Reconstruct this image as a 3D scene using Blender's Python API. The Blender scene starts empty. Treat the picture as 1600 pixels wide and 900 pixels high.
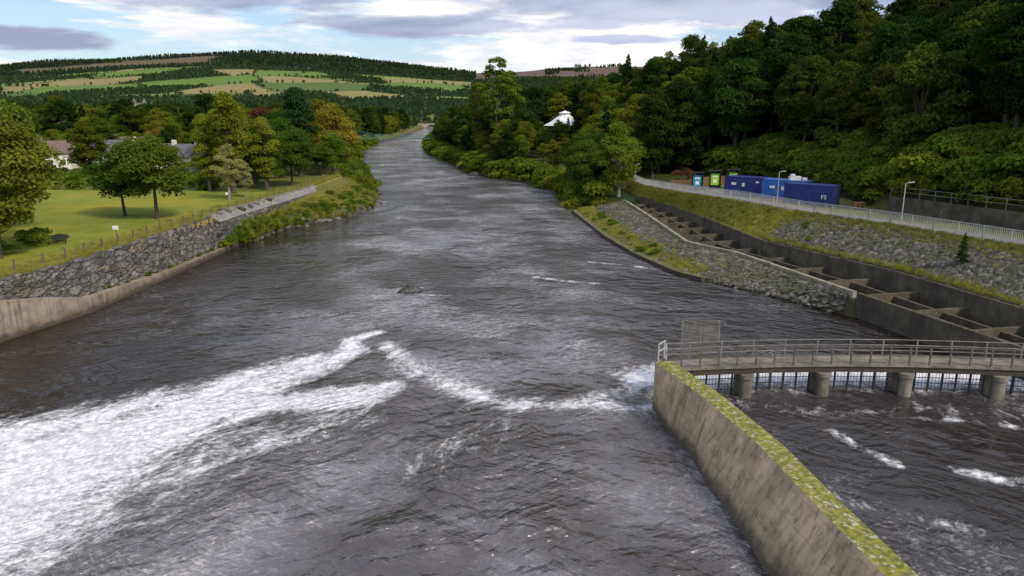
import bpy, math, random
import numpy as np
from mathutils import Vector, Matrix
rng = np.random.default_rng(7)
random.seed(7)
D = bpy.data
scene = bpy.context.scene
col = scene.collection

# ------------------------------------------------------------------ node helpers
class NT:
    def __init__(s, tree): s.t = tree
    def n(s, typ, ins=None, **props):
        nd = s.t.nodes.new(typ)
        for k, v in props.items(): setattr(nd, k, v)
        if ins:
            for k, v in ins.items():
                sock = nd.inputs[k]
                if hasattr(v, 'node') or isinstance(v, bpy.types.NodeSocket): s.t.links.new(v, sock)
                else: sock.default_value = v
        return nd
    def math(s, op, a, b=0.0, c=None, clamp=False):
        ins = {0: a, 1: b}
        if c is not None: ins[2] = c
        return s.n('ShaderNodeMath', ins, operation=op, use_clamp=clamp).outputs[0]
    def ss(s, v, a, b, c=0.0, d=1.0):
        return s.n('ShaderNodeMapRange', {0: v, 1: a, 2: b, 3: c, 4: d}, interpolation_type='SMOOTHSTEP').outputs[0]
    def mix(s, f, a, b, blend='MIX'):
        nd = s.n('ShaderNodeMix', data_type='RGBA', blend_type=blend)
        for i, v in ((0, f), (6, a), (7, b)):
            if isinstance(v, bpy.types.NodeSocket): s.t.links.new(v, nd.inputs[i])
            else:
                if i: v = (*v[:3], 1)
                nd.inputs[i].default_value = v
        return nd.outputs[2]
    def noise(s, vec, scale, detail=4, rough=.55, dist=0.0):
        return s.n('ShaderNodeTexNoise', {'Vector': vec, 'Scale': scale, 'Detail': detail, 'Roughness': rough, 'Distortion': dist}).outputs[0]
    def mapping(s, vec, scale=(1, 1, 1), rot=(0, 0, 0)):
        return s.n('ShaderNodeMapping', {'Vector': vec, 'Scale': scale, 'Rotation': rot}).outputs[0]
    def stretch(s, vec, ang, sx, sy):
        return s.mapping(s.mapping(vec, (1, 1, 1), (0, 0, ang)), (sx, sy, 1))
    def bump(s, h, strength, dist, normal=None):
        ins = {'Height': h, 'Strength': strength, 'Distance': dist}
        if normal is not None: ins['Normal'] = normal
        return s.n('ShaderNodeBump', ins).outputs[0]

def newmat(name):
    m = D.materials.new(name); m.use_nodes = True
    t = m.node_tree; t.nodes.clear()
    return m, NT(t)
def finish(N, shader):
    o = N.n('ShaderNodeOutputMaterial'); N.t.links.new(shader, o.inputs[0])
def prin(N, **k):
    ins = {}
    for a, v in k.items(): ins[a.replace('_', ' ')] = v
    return N.n('ShaderNodeBsdfPrincipled', ins).outputs[0]

def simple(name, c1, c2=None, scale=2.0, rough=.7, bump=.3, bdist=.02, metal=0.0, bscale=None):
    m, N = newmat(name)
    if c2 is None: c2 = tuple(x*.7 for x in c1)
    pos = N.n('ShaderNodeTexCoord').outputs['Object']
    f = N.ss(N.noise(pos, scale, 6, .6), .35, .65)
    c = N.mix(f, c1, c2)
    h = N.noise(pos, bscale or scale*5, 5)
    finish(N, prin(N, Base_Color=c, Roughness=rough, Metallic=metal, Normal=N.bump(h, bump, bdist)))
    return m

def concrete(name, c1, c2, moss=.5, wet=True, streak=.6, mossdark=1.0):
    m, N = newmat(name)
    g = N.n('ShaderNodeNewGeometry')
    pos = g.outputs['Position']
    sp = N.n('ShaderNodeSeparateXYZ', {0: pos}).outputs
    nz = N.n('ShaderNodeSeparateXYZ', {0: g.outputs['True Normal']}).outputs[2]
    base = N.mix(N.ss(N.noise(pos, .7, 8, .65), .35, .65), c1, c2)
    st = N.noise(N.mapping(pos, (2.2, 2.2, .12)), 1.3, 6, .7)
    base = N.mix(N.math('MULTIPLY', N.ss(st, .47, .68), streak), base, (.05, .04, .03))
    pale = N.noise(N.mapping(pos, (1.6, 1.6, .5)), 1.4, 7, .75)
    base = N.mix(N.math('MULTIPLY', N.ss(pale, .62, .68), .7*mossdark), base, (.6, .58, .52))
    sz = N.math('FRACT', N.math('MULTIPLY', sp[2], 1.1))
    base = N.mix(N.math('MULTIPLY', N.ss(sz, .0, .05, 1, 0), .4), base, (.05, .045, .035))
    jy = N.math('FRACT', N.math('MULTIPLY', sp[1], .22))
    base = N.mix(N.math('MULTIPLY', N.ss(jy, .0, .012, 1, 0), .6), base, (.04, .035, .028))
    if wet:
        w = N.math('ADD', sp[2], N.math('MULTIPLY', N.math('SUBTRACT', N.noise(pos, 1.5, 4), .5), .9))
        base = N.mix(N.ss(w, .15, .8, .85, 0), base, (.022, .02, .014))
        base = N.mix(N.ss(w, .5, 2.0, .35, 0), base, (.09, .07, .05))
    mm = N.noise(pos, 2.2, 9, .7)
    top = N.ss(nz, .6, .9)
    mf = N.math('MULTIPLY', top, N.ss(mm, .68-.35*moss, .76-.35*moss))
    d = mossdark
    mcol = N.mix(N.ss(N.noise(pos, 5, 5), .35, .65), (.10*d, .115*d, .014*d), (.25*d, .235*d, .03*d))
    mcol = N.mix(N.math('MULTIPLY', N.ss(N.noise(pos, 3.1, 8, .75), .54, .60), .85*d), mcol, (.45, .43, .37))
    base = N.mix(mf, base, mcol)
    h = N.math('ADD', N.noise(pos, 6, 8, .7), N.math('MULTIPLY', mf, .8))
    finish(N, prin(N, Base_Color=base, Roughness=.85, Normal=N.bump(h, .8, .06)))
    return m

# ------------------------------------------------------------------ materials
M_conc = concrete('concrete_weathered', (.58, .45, .29), (.36, .27, .175), .95, streak=.6)
M_conc2 = concrete('concrete_dark', (.115, .094, .066), (.048, .041, .030), .5, wet=False, streak=.7, mossdark=.35)
M_concL = concrete('concrete_bank', (.40, .32, .24), (.25, .20, .155), .2)
M_rev = concrete('paved_revetment', (.25, .245, .235), (.17, .165, .155), .15, wet=False, streak=.3, mossdark=.4)
M_coping = concrete('pale_coping', (.36, .32, .25), (.20, .175, .135), .3, wet=False, streak=.6, mossdark=.6)
M_deck = concrete('deck_concrete', (.25, .225, .19), (.14, .125, .10), .1, wet=False, streak=.5, mossdark=.4)
M_galv = simple('weathered_steel', (.13, .115, .10), (.07, .06, .05), 3, .7, .05, .002, .0)
M_galvB = simple('brown_grey_rail', (.23, .215, .195), (.14, .125, .11), 2, .6, .05, .002)
M_galvL = simple('pale_grey_rail', (.42, .43, .44), (.33, .34, .35), 2, .5, .05, .002)
M_dark = simple('dark_steel', (.035, .032, .03), (.06, .045, .03), 4, .6, .1, .004)
M_rust = simple('rusty_screen', (.09, .07, .05), (.15, .13, .11), 3, .8, .2, .004)
M_wood = simple('timber', (.30, .155, .06), (.19, .095, .04), 6, .7, .2, .01)
M_post = simple('grey_timber', (.16, .13, .10), (.09, .075, .06), 6, .8, .2, .01)
M_white = simple('white_paint', (.8, .8, .78), (.68, .68, .66), 1, .6, .05, .005)
M_navy = simple('navy_container_paint', (.012, .022, .15), (.02, .035, .19), 1.2, .4, .05, .005)
M_blue = simple('blue_container_paint', (.02, .12, .42), (.03, .15, .48), 1.2, .4, .05, .005)
M_black = simple('black_paint', (.012, .012, .013), (.02, .02, .02), 3, .5, .05, .003)
M_glass = simple('window_glass', (.02, .025, .03), (.03, .035, .04), 1, .08, .0, .001)
M_lime = simple('lime_panel', (.28, .6, .02), (.24, .5, .02), 1, .5, .02, .002)
M_cyan = simple('blue_panel', (.02, .28, .42), (.02, .24, .38), 1, .5, .02, .002)
M_slate = simple('slate_roof', (.15, .14, .14), (.09, .085, .085), 2, .7, .3, .03)
M_tile = simple('red_brown_roof', (.17, .12, .10), (.12, .085, .07), 2, .8, .3, .03)
M_harl = simple('harled_wall', (.7, .67, .6), (.6, .56, .5), 2, .9, .2, .01)
M_sandst = simple('sandstone_wall', (.40, .31, .2), (.3, .23, .15), 2, .9, .3, .02)
M_bridge = simple('bridge_stone', (.42, .38, .31), (.32, .29, .24), 2, .9, .3, .02)
M_green = simple('green_bridge_paint', (.04, .19, .14), (.035, .16, .12), 2, .5, .05, .004)
M_fabric = simple('white_roof_membrane', (.8, .8, .82), (.7, .7, .73), .6, .6, .05, .01)
M_bark = simple('bark', (.09, .07, .05), (.045, .036, .028), 5, .9, .6, .03)
M_barkp = simple('pale_bark', (.30, .27, .22), (.14, .12, .10), 5, .9, .5, .02)
M_lens = simple('lamp_head_grey', (.4, .4, .4), (.3, .3, .3), 2, .4, .02, .002)

def foliage(name, a, b, var=.45, gain=1.08):
    m, N = newmat(name)
    a = tuple(x*gain for x in a); b = tuple(x*gain for x in b)
    v = N.n('ShaderNodeAttribute', attribute_name='v').outputs['Fac']
    rnd = N.n('ShaderNodeObjectInfo').outputs['Random']
    c = N.mix(v, a, b)
    c = N.mix(N.math('MULTIPLY', N.ss(rnd, .55, 1.0), var), c, (.19, .185, .022))
    val = N.math('ADD', .66, N.math('MULTIPLY', N.math('FRACT', N.math('MULTIPLY', rnd, 7.31)), .68))
    c = N.mix(1.0, c, N.n('ShaderNodeCombineXYZ', {0: val, 1: val, 2: val}).outputs[0], 'MULTIPLY')
    d = N.n('ShaderNodeBsdfDiffuse', {'Color': c, 'Roughness': .5}).outputs[0]
    t = N.n('ShaderNodeBsdfTranslucent', {'Color': c}).outputs[0]
    s = N.n('ShaderNodeMixShader', {0: .33, 1: d, 2: t}).outputs[0]
    finish(N, s)
    return m
F_dark = foliage('foliage_dark', (.022, .055, .010), (.075, .135, .018), .3)
F_mid = foliage('foliage_mid', (.045, .09, .012), (.15, .21, .024), .4)
F_yel = foliage('foliage_yellow', (.10, .13, .015), (.25, .27, .03), .3)
F_org = foliage('foliage_golden', (.11, .105, .016), (.28, .235, .03), .2)
F_cop = foliage('foliage_copper', (.06, .026, .018), (.12, .05, .025), .1)
F_con = foliage('foliage_conifer', (.016, .045, .014), (.045, .09, .022), .1)
F_pale = foliage('foliage_pale', (.16, .17, .06), (.32, .29, .12), .2)
F_hdark = foliage('foliage_hill_dark', (.012, .034, .007), (.052, .092, .013), .35)
F_hmid = foliage('foliage_hill_mid', (.026, .054, .008), (.11, .14, .018), .5)
F_farA = foliage('far_foliage', (.035, .075, .03), (.08, .13, .045), .25)  # far foliage set: lightened, bluish colours stand in for distance haze
F_farB = foliage('far_foliage_dark', (.026, .05, .034), (.05, .08, .047), .1)
F_farC = foliage('far_foliage_warm', (.085, .11, .035), (.16, .165, .05), .3)
F_grass = foliage('rough_grass_blades', (.19, .23, .035), (.42, .37, .10), .4)

# ------------------------------------------------------------------ mesh helpers
def mesh_np(name, V, F, mats, mi=None, smooth=False):
    me = D.meshes.new(name)
    V = np.asarray(V, dtype=np.float32); F = np.asarray(F, dtype=np.int32)
    nf, k = F.shape
    me.vertices.add(len(V)); me.vertices.foreach_set('co', V.ravel())
    me.loops.add(nf*k); me.loops.foreach_set('vertex_index', F.ravel())
    me.polygons.add(nf); me.polygons.foreach_set('loop_start', np.arange(0, nf*k, k, dtype=np.int32))
    for m in mats: me.materials.append(m)
    if mi is not None: me.polygons.foreach_set('material_index', np.asarray(mi, dtype=np.int32))
    me.update(calc_edges=True)
    me.polygons.foreach_set('use_smooth', np.full(nf, smooth))
    me.validate()
    return me
def obj(name, me, loc=(0, 0, 0), parent=None, rz=0, sc=1, link=True):
    o = D.objects.new(name, me)
    o.location = loc; o.rotation_euler = (0, 0, rz)
    o.scale = (sc, sc, sc) if not hasattr(sc, '__len__') else sc
    if link: col.objects.link(o)
    if parent: o.parent = parent
    return o
def empty(name, loc=(0, 0, 0), rz=0):
    o = D.objects.new(name, None); o.location = loc; o.rotation_euler = (0, 0, rz); col.objects.link(o); o.empty_display_size = .1
    return o

class MB:
    def __init__(s): s.v = []; s.f = []; s.m = []
    def add(s, vs, fs, mi=0):
        b = len(s.v); s.v += [tuple(v) for v in vs]
        for f in fs: s.f.append(tuple(i+b for i in f)); s.m.append(mi)
    def box(s, c, d, mi=0, rz=0):
        cx, cy, cz = c; hx, hy, hz = d[0]/2, d[1]/2, d[2]/2
        cs, sn = math.cos(rz), math.sin(rz)
        vs = []
        for z in (-hz, hz):
            for x, y in ((-hx, -hy), (hx, -hy), (hx, hy), (-hx, hy)):
                vs.append((cx+x*cs-y*sn, cy+x*sn+y*cs, cz+z))
        s.add(vs, [(3, 2, 1, 0), (4, 5, 6, 7), (0, 1, 5, 4), (1, 2, 6, 5), (2, 3, 7, 6), (3, 0, 4, 7)], mi)
    def beam(s, p, q, w, h=None, mi=0):
        h = h or w
        p = Vector(p); q = Vector(q); d = (q-p)
        if d.length < 1e-5: return
        d.normalize()
        up = Vector((0, 0, 1)) if abs(d.z) < .95 else Vector((0, 1, 0))
        r = d.cross(up).normalized()*(w/2); u = r.cross(d).normalized()*(h/2)
        vs = [p-r-u, p+r-u, p+r+u, p-r+u, q-r-u, q+r-u, q+r+u, q-r+u]
        s.add(vs, [(3, 2, 1, 0), (4, 5, 6, 7), (0, 1, 5, 4), (1, 2, 6, 5), (2, 3, 7, 6), (3, 0, 4, 7)], mi)
    def cyl(s, p, q, r0, r1=None, n=10, mi=0):
        r1 = r0 if r1 is None else r1
        p = Vector(p); q = Vector(q); d = (q-p).normalized()
        up = Vector((0, 0, 1)) if abs(d.z) < .95 else Vector((0, 1, 0))
        a = d.cross(up).normalized(); b = a.cross(d).normalized()
        vs = []
        for c, r in ((p, r0), (q, r1)):
            for i in range(n):
                t = 2*math.pi*i/n
                vs.append(c+a*math.cos(t)*r+b*math.sin(t)*r)
        fs = [(i, (i+1) % n, n+(i+1) % n, n+i) for i in range(n)]
        fs += [tuple(range(n-1, -1, -1)), tuple(range(n, 2*n))]
        s.add(vs, fs, mi)
    def mesh(s, name, mats):
        me = D.meshes.new(name); me.from_pydata(s.v, [], s.f)
        for m in mats: me.materials.append(m)
        me.polygons.foreach_set('material_index', s.m); me.update()
        return me
    def obj(s, name, mats, **k): return obj(name, s.mesh(name, mats), **k)

# ------------------------------------------------------------------ plan lines (metres, water level z=0)
def line(*pts):
    ys = np.array([p[0] for p in pts]); xs = np.array([p[1] for p in pts])
    return lambda y: np.interp(y, ys, xs)
L_ = line((-60, -46), (20, -41), (45, -39.5), (53.3, -38.8), (62, -36.6), (77, -36), (94, -35.8), (111, -34), (118, -30), (124, -27), (135, -25.5), (147, -26.5), (160, -30), (174, -34), (211, -43), (335, -68), (425, -76), (543, -79), (717, -88), (860, -100), (1000, -104), (9000, -104))
M_ = line((-60, -47.6), (20, -42.6), (45, -41.1), (53.3, -40.4), (62, -38.2), (77, -37.5), (90, -37.2), (97, -37), (123, -34.8), (150, -34.5), (174, -42), (211, -52), (335, -77), (425, -86), (860, -108), (1000, -112), (9000, -112))
R_ = line((-60, 58), (20, 39), (45.1, 33), (59.5, 29.3), (61, 28.6), (77, 17.8), (88, 15), (100, 13.1), (127.6, 10.7), (158, 11.5), (180, 5), (211, -11), (309, -34), (402, -46), (607, -61), (800, -78), (860, -88), (1000, -98), (9000, -98))
O_ = line((-60, 58.3), (20, 39.3), (45.1, 33.3), (59.3, 29.5), (79.3, 24.5), (86, 20.6), (107, 20.2), (126, 19.6), (140, 17.5), (158, 16), (180, 9.5), (211, -6), (309, -29), (402, -41), (607, -56), (860, -82), (1000, -92), (9000, -92))
I_ = line((-60, 64), (20, 45), (51.2, 37.2), (64.7, 34.4), (81, 27.9), (97, 26.6), (114, 24.8), (130, 22), (145, 21), (158, 19), (180, 12.5), (211, -3), (309, -26), (402, -37), (607, -53), (860, -79), (1000, -89), (9000, -89))
P_ = line((-60, 75), (30, 50), (59.4, 41.9), (71.5, 37.6), (83, 32.8), (96, 29.4), (115, 26.1), (132, 23.4), (145, 22.5), (158, 21), (180, 14.5), (211, -1), (309, -24), (402, -35), (607, -51), (860, -77), (1000, -87), (9000, -87))
W_ = line((-60, 84), (40, 56), (68, 48.2), (87, 43.8), (100, 45.5), (120, 45), (140, 38), (158, 32), (180, 26), (211, 10), (309, -12), (402, -24), (607, -42), (860, -70), (1000, -78), (9000, -78))
zP_ = line((-60, 6.4), (59, 6.3), (72, 6.2), (83, 6.0), (96, 5.8), (115, 4.9), (132, 4.3), (170, 4.5), (9000, 5))
zI_ = line((-60, 3.2), (90, 2.95), (130, 2.6), (9000, 2.8))
Q_ = lambda y: P_(y)+np.interp(y, [0, 140, 160], [3.3, 3.3, 2.0])
ctop_ = line((-60, 3.8), (45, 3.4), (53, 3.2), (58, 2.3), (62, 1.35), (77, .7), (95, .5))
ridge_px = np.array([-1500, -300, 0, 100, 200, 330, 400, 480, 560, 640, 700, 740, 800, 870, 960, 1100, 1400, 3000])
ridge_v = np.array([.05, .052, .057, .062, .066, .072, .075, .070, .066, .061, .055, .051, .0535, .056, .057, .053, .05, .05])
def sm(a, b, x):
    t = np.clip((x-a)/(b-a), 0, 1); return t*t*(3-2*t)
def wob(X, Y, s):
    return (np.sin(X/s+1.3*np.sin(Y/s*.7))+np.sin(Y/s*1.3+1.7*np.sin(X/s*.6+2))+.5*np.sin((X+Y)/s*2.1)+.5*np.sin((X-1.4*Y)/s*2.7))/3
def gz(X, Y):
    X = np.asarray(X, float); Y = np.asarray(Y, float)
    L, M, R, O, I, P, Q, W = L_(Y), M_(Y), R_(Y), O_(Y), I_(Y), P_(Y), Q_(Y), W_(Y)
    zl = 4.2+np.clip((M-X)*.008, 0, 1.5)+wob(X, Y, 9)*.08*np.clip((M-X)/5, 0, 1)
    t = np.clip((L-X)/np.maximum(L-M, .1), 0, 1)
    zslope = np.interp(t, [0, .12, .75, 1], [-.8, .5, 2.9, 4.2])
    zlm = np.where(Y < 90, -1.0, np.where(Y > 97, zslope, -1+(zslope+1)*(Y-90)/7))
    t = np.clip((X-R)/np.maximum(O-R, .1), 0, 1)
    zro = np.where(Y < 61, -1.0, np.interp(t, [0, .1, 1], [-.8, .25, 1.8]))
    t = np.clip((X-O)/np.maximum(I-O, .1), 0, 1)
    zoi = np.where(Y < 129, .3, 1.8+(zI_(Y)-1.8)*t)
    t = np.clip((X-I)/np.maximum(P-I, .1), 0, 1)
    zip_ = zI_(Y)+(zP_(Y)-zI_(Y))*t
    zyard = np.interp(Y, [60, 90, 120, 160], [6.2, 5.6, 5.3, 5.0])
    t = np.clip((X-Q)/np.maximum(W-Q, .1), 0, 1)
    zqw = zP_(Y)+(zyard-zP_(Y))*np.clip(t*3, 0, 1)
    dW = np.maximum(X-W, 0)
    cap = np.interp(Y, [60, 130, 200, 300, 500], [62, 60, 38, 15, 9])
    slope = np.interp(Y, [100, 200, 260, 500], [.55, .5, .32, .2])
    wall = 1.6*(1-sm(87, 92, Y))
    zh = zyard+wall+cap*(1-np.exp(-slope*dW/cap))+wob(X, Y, 14)*.6*np.clip(dW/12, 0, 1)
    z = np.select([X < M, X < L, X < R, X < O, X < I, X < P, X < Q, X < W], [zl, zlm, -1.3, zro, zoi, zip_, zP_(Y), zqw], zh)
    e = np.interp(Y, [0, 400, 700, 1000, 1500, 1900, 2500, 3300, 4500, 5500, 9000], [-.03, -.03, -.016, -.005, .011, .023, .042, .060, .078, .05, .01])
    px = 800+1150*X/np.maximum(Y, 50)
    g = np.interp(px, ridge_px, ridge_v)/.078
    e = np.where(e > 0, e*g, e)
    zf = 17+Y*e + wob(X, Y, 260)*np.clip((Y-900)/3000, 0, 1)*16 + wob(X, Y, 90)*np.clip((Y-800)/1500, 0, 1)*3
    b = sm(350, 850, Y)
    land = (X < M) | (X > W)
    b = np.where(land | (Y > 1000), b, 0)
    return z*(1-b)+zf*b
def gz1(x, y): return float(gz(np.array([x]), np.array([y]))[0])

NS = 130
fs_x = rng.uniform(-2900, 700, NS); fs_y = rng.uniform(1500, 3900, NS)
ftype = rng.choice(6, NS, p=[.26, .26, .20, .08, .10, .10])
fcol = np.array([(.03, .052, .022), (.11, .18, .042), (.16, .24, .055), (.22, .205, .09), (.18, .205, .078), (.085, .13, .04)])
def fields(X, Y):
    shp = X.shape; x = X.ravel(); y = Y.ravel()
    t = np.zeros(len(x), int); dd = np.full(len(x), 99.)
    m = (y > 1500) & (y < 3650) & (x > -2900) & (x < 400)
    if m.any():
        xx = x[m]+18*wob(x[m], y[m], 60); yy = y[m]
        d = np.hypot(xx[:, None]-fs_x[None], (yy[:, None]-fs_y[None])*.8)
        o = np.argpartition(d, 1, axis=1)[:, :2]
        d2 = np.take_along_axis(d, o, 1); k = np.argmin(d2, 1)
        tt = ftype[o[np.arange(len(k)), k]]
        edge = wob(xx, yy, 300)*200
        px = 800+1150*xx/yy
        inn = (yy > 1700+edge*.5) & (yy < 3300+edge) & (px > 30) & (px < 740)
        tt = np.where(inn, tt, 0)
        t[m] = tt; dd[m] = np.abs(d2[:, 0]-d2[:, 1])
    return t.reshape(shp), dd.reshape(shp)

# ------------------------------------------------------------------ ground sheet
Ys = np.concatenate([np.arange(-40, 160, 1.0), np.arange(160, 500, 3.5), np.arange(500, 1500, 18), np.arange(1500, 3650, 14), np.arange(3650, 9001, 75)])
offL = np.concatenate([np.arange(100, 2600, 12), np.arange(2600, 8000, 180)])
offL = np.concatenate([np.arange(0, 100, 1.6), offL])[::-1]
offW = np.concatenate([np.arange(.0, 120, 2.2), np.arange(120, 1000, 14), np.arange(1000, 8000, 200)])
rows = []
for y in Ys:
    L, M, R, O, I, P, Q, W = [float(f(y)) for f in (L_, M_, R_, O_, I_, P_, Q_, W_)]
    xs = [M-offL-.001]
    xs.append(M+.02+(L-M-.02)*np.array([0, .12, .25, .5, .75, .88, .96, 1.0]))
    xs.append(L+.05+(R-L-.1)*np.array([0, .5, 1]))
    xs.append(R+.02+(O-R-.1)*np.array([0, .1, .35, .65, 1.0]))
    xs.append(np.array([O+.12, O+.3])); xs.append(np.array([I-.3, I-.12]))
    xs.append(I+.02+(P-I-.04)*np.array([0, .25, .5, .75, 1]))
    xs.append(P+.02+(Q-P-.04)*np.array([0, .5, 1]))
    xs.append(Q+.05+(W-Q-.1)*np.linspace(0, 1, 9))
    xs.append(W+.03+offW)
    rows.append(np.concatenate(xs))
X = np.array(rows); nr, nc = X.shape
Y = np.repeat(Ys[:, None], nc, 1)
Z = gz(X, Y)
V = np.stack([X, Y, Z], -1).reshape(-1, 3)
i = np.arange(nr-1)[:, None]*nc+np.arange(nc-1)[None]
F = np.stack([i, i+1, i+nc+1, i+nc], -1).reshape(-1, 4)
C = np.zeros((nr, nc, 3)); C[:] = (.035, .06, .022)
L, M, R, O, I, P, Q, W = [f(Y) for f in (L_, M_, R_, O_, I_, P_, Q_, W_)]
def setc(mask, c): C[mask] = c
setc((Y < 420) & (X < M), (.09, .12, .03))
setc((Y < 122) & (X < M), (.20, .235, .036))
setc((Y >= 122) & (Y < 200) & (X < M), (.12, .15, .035))
k = np.clip(1-(M-X)/3.5, 0, 1)[..., None]*((Y < 175) & (X < M))[..., None]
C = C*(1-k)+np.array((.34, .28, .10))*k
setc((X >= M) & (X < L), (.13, .14, .04))
setc((X >= M) & (X < L) & (Z < .9), (.10, .09, .07))
setc((X >= L) & (X < R) & (Y < 900), (.04, .035, .025))
setc((X >= R) & (X < O), (.085, .08, .05))
setc((X >= R) & (X < O) & (Y > 128), (.06, .07, .02))
setc((X >= I) & (X < P), (.085, .08, .055))
setc((X >= I) & (X < P) & (Y > 81), (.27, .27, .06))
setc((X >= P) & (X < Q) & (Y < 150), (.19, .19, .19))
setc((X >= Q) & (X < W) & (Y < 130), (.13, .145, .055))
setc((X >= Q) & (X < W) & (Y >= 130) & (Y < 800), (.05, .06, .02))
setc((X >= W) & (Y < 900), (.025, .03, .012))
ft, fd = fields(X, Y)
m = ft > 0
C[m] = fcol[ft[m]]
setc(m & (fd < 8), (.035, .06, .022))
m = (Y > 3500)
C[m] = (.03, .045, .03)
px = 800+1150*X/np.maximum(Y, 50)
m = (Y > 3300) & (px > 745)
C[m] = (.12, .09, .08)
m = (Y > 3000) & (px > 60) & (px < 620) & (wob(X, Y, 330) > .4) & (Y < 4300)
C[m] = (.12, .105, .06)
mg, N = newmat('ground_cover')
g = N.n('ShaderNodeNewGeometry'); pos = g.outputs['Position']
a = N.n('ShaderNodeAttribute', attribute_name='Col').outputs['Color']
n1 = N.noise(pos, .35, 8, .65); n2 = N.noise(pos, 3.0, 6, .7)
c = N.mix(N.ss(n1, .35, .68, 0, .75), a, N.mix(1, a, (.62, .66, .6), 'MULTIPLY'))
c = N.mix(N.ss(n2, .5, .75, 0, .5), c, N.mix(1, a, (1.5, 1.35, 1.2), 'MULTIPLY'))
n4 = N.noise(pos, .08, 6, .65)
c = N.mix(N.ss(n4, .45, .65, 0, .7), c, N.mix(1, a, (1.4, 1.05, .8), 'MULTIPLY'))
finish(N, prin(N, Base_Color=c, Roughness=.95, Specular_IOR_Level=.1, Normal=N.bump(N.noise(pos, 4, 8, .75), .8, .12)))
me = mesh_np('ground', V, F, [mg], smooth=False)
at = me.attributes.new('Col', 'FLOAT_COLOR', 'POINT')
at.data.foreach_set('color', np.concatenate([C.reshape(-1, 3), np.ones((nr*nc, 1))], 1).astype(np.float32).ravel())
obj('ground', me)

# ------------------------------------------------------------------ water
wy = np.concatenate([np.arange(-40, 18, 3), np.arange(18, 90, .4), np.arange(90, 200, 1.5), np.arange(200, 1001, 10)])
wx = np.concatenate([np.arange(-135, -48, 3), np.arange(-48, 42, .4), np.arange(42, 80, 4)])
X, Y = np.meshgrid(wx, wy)
foam = np.zeros(X.shape)
def poly(pts, amp=1.0):
    global foam
    best = np.zeros(X.shape)
    for (x0, y0, w0), (x1, y1, w1) in zip(pts[:-1], pts[1:]):
        dx, dy = x1-x0, y1-y0
        t = np.clip(((X-x0)*dx+(Y-y0)*dy)/(dx*dx+dy*dy), 0, 1)
        d = np.hypot(X-x0-t*dx, Y-y0-t*dy); w = w0+t*(w1-w0)
        best = np.maximum(best, np.clip(1.35-d/w*.70, 0, 1.25))
    foam = np.maximum(foam, best*amp)
poly([(-26, 23, 5.6), (-23.6, 29.5, 5.0), (-22.2, 34.0, 3.9), (-19.6, 38.7, 2.6), (-16.9, 43.2, 1.9)], 1.4)
poly([(-16.9, 43.2, 1.9), (-14, 47.6, 1.5), (-11.6, 51.2, 1.1), (-12.5, 54, .7), (-10.5, 56, .5)], .95)
poly([(-23, 33.5, 2.8), (-18.6, 39.2, 2.2), (-14.7, 41.8, 1.6)], 1.2)
poly([(-14.7, 41.8, 1.5), (-11.8, 41.6, 1.6), (-9.4, 42.6, 1.6), (-7.7, 44.0, .9)], 1.15)
poly([(-30, 35, 2.6), (-25, 38.5, 2.2), (-19.5, 43, 1.8), (-14, 49.5, 1.3)], .88)
poly([(-27, 24, 8), (-19, 31, 5), (-14, 36, 4), (-10, 39.5, 2.4)], .48)
poly([(-9.5, 53, .7), (-7.9, 50, 1.0), (-6.2, 47, 1.2), (-3.2, 43.4, 1.2), (0, 41, 1.0), (3.9, 41.4, .9), (8.3, 40.6, .9)], .70)
poly([(-3.2, 43.4, 1.6), (-2, 38, 2.5), (-5, 33, 2.5)], .30)
poly([(3.9, 41.6, 2.0), (9, 43.5, 1.5)], .5)
poly([(9, 45.5, 2.0), (20, 46.5, 2.2), (34, 45.5, 2.2)], 1.0)
poly([(17.5, 37.5, .3), (18.1, 35.5, .35), (19.2, 33.2, .3)], .62)
poly([(22.5, 39.2, .35), (26, 38.8, .35), (29, 37.4, .35)], .56)
poly([(21.5, 33, .4), (23.5, 31.8, .5), (27, 31.5, .5)], .66)
poly([(12, 42, 1.0), (17, 40, 1.2), (24, 40.5, 1.2), (31, 39, 1.2)], .30)
poly([(13, 38, .4), (12.8, 34, .4), (15, 30, .5), (20, 27, .6)], .38)
poly([(2.5, 76, .4), (5.5, 74.2, .5), (9, 73, .3)], .6)
poly([(9, 84, .4), (13, 82.5, .5), (16, 80, .4)], .5)
poly([(-11.5, 69, .5), (-9, 68.3, .6), (-6, 68, .3)], .55)
poly([(-2, 96, .6), (3, 95, .6), (6, 93, .5)], .45)
hw = (R_(np.maximum(Y, 62))-L_(Y))/2
cen = (R_(np.maximum(Y, 62))+L_(Y))/2
fa = np.clip(1.2-((X-np.where(Y > 200, cen, -3+(cen+3)*sm(110, 200, Y)))/np.maximum(hw, 5))**2*.9, 0, 1)
fb = np.clip(1.2-((X+3)/18)**2, 0, 1)
bl = sm(48, 105, Y+3*wob(X, Y, 7))
fleck = fb*(1-bl)+fa*bl
fleck = np.where((X > 9.5) & (Y < 44), .22, fleck)
V = np.stack([X, Y, X*0], -1).reshape(-1, 3)
nr, nc = X.shape
i = np.arange(nr-1)[:, None]*nc+np.arange(nc-1)[None]
F = np.stack([i, i+1, i+nc+1, i+nc], -1).reshape(-1, 4)
mw, N = newmat('river_water')
pos = N.n('ShaderNodeNewGeometry').outputs['Position']
fo = N.n('ShaderNodeAttribute', attribute_name='foam').outputs['Fac']
fl = N.n('ShaderNodeAttribute', attribute_name='fleck').outputs['Fac']
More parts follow.
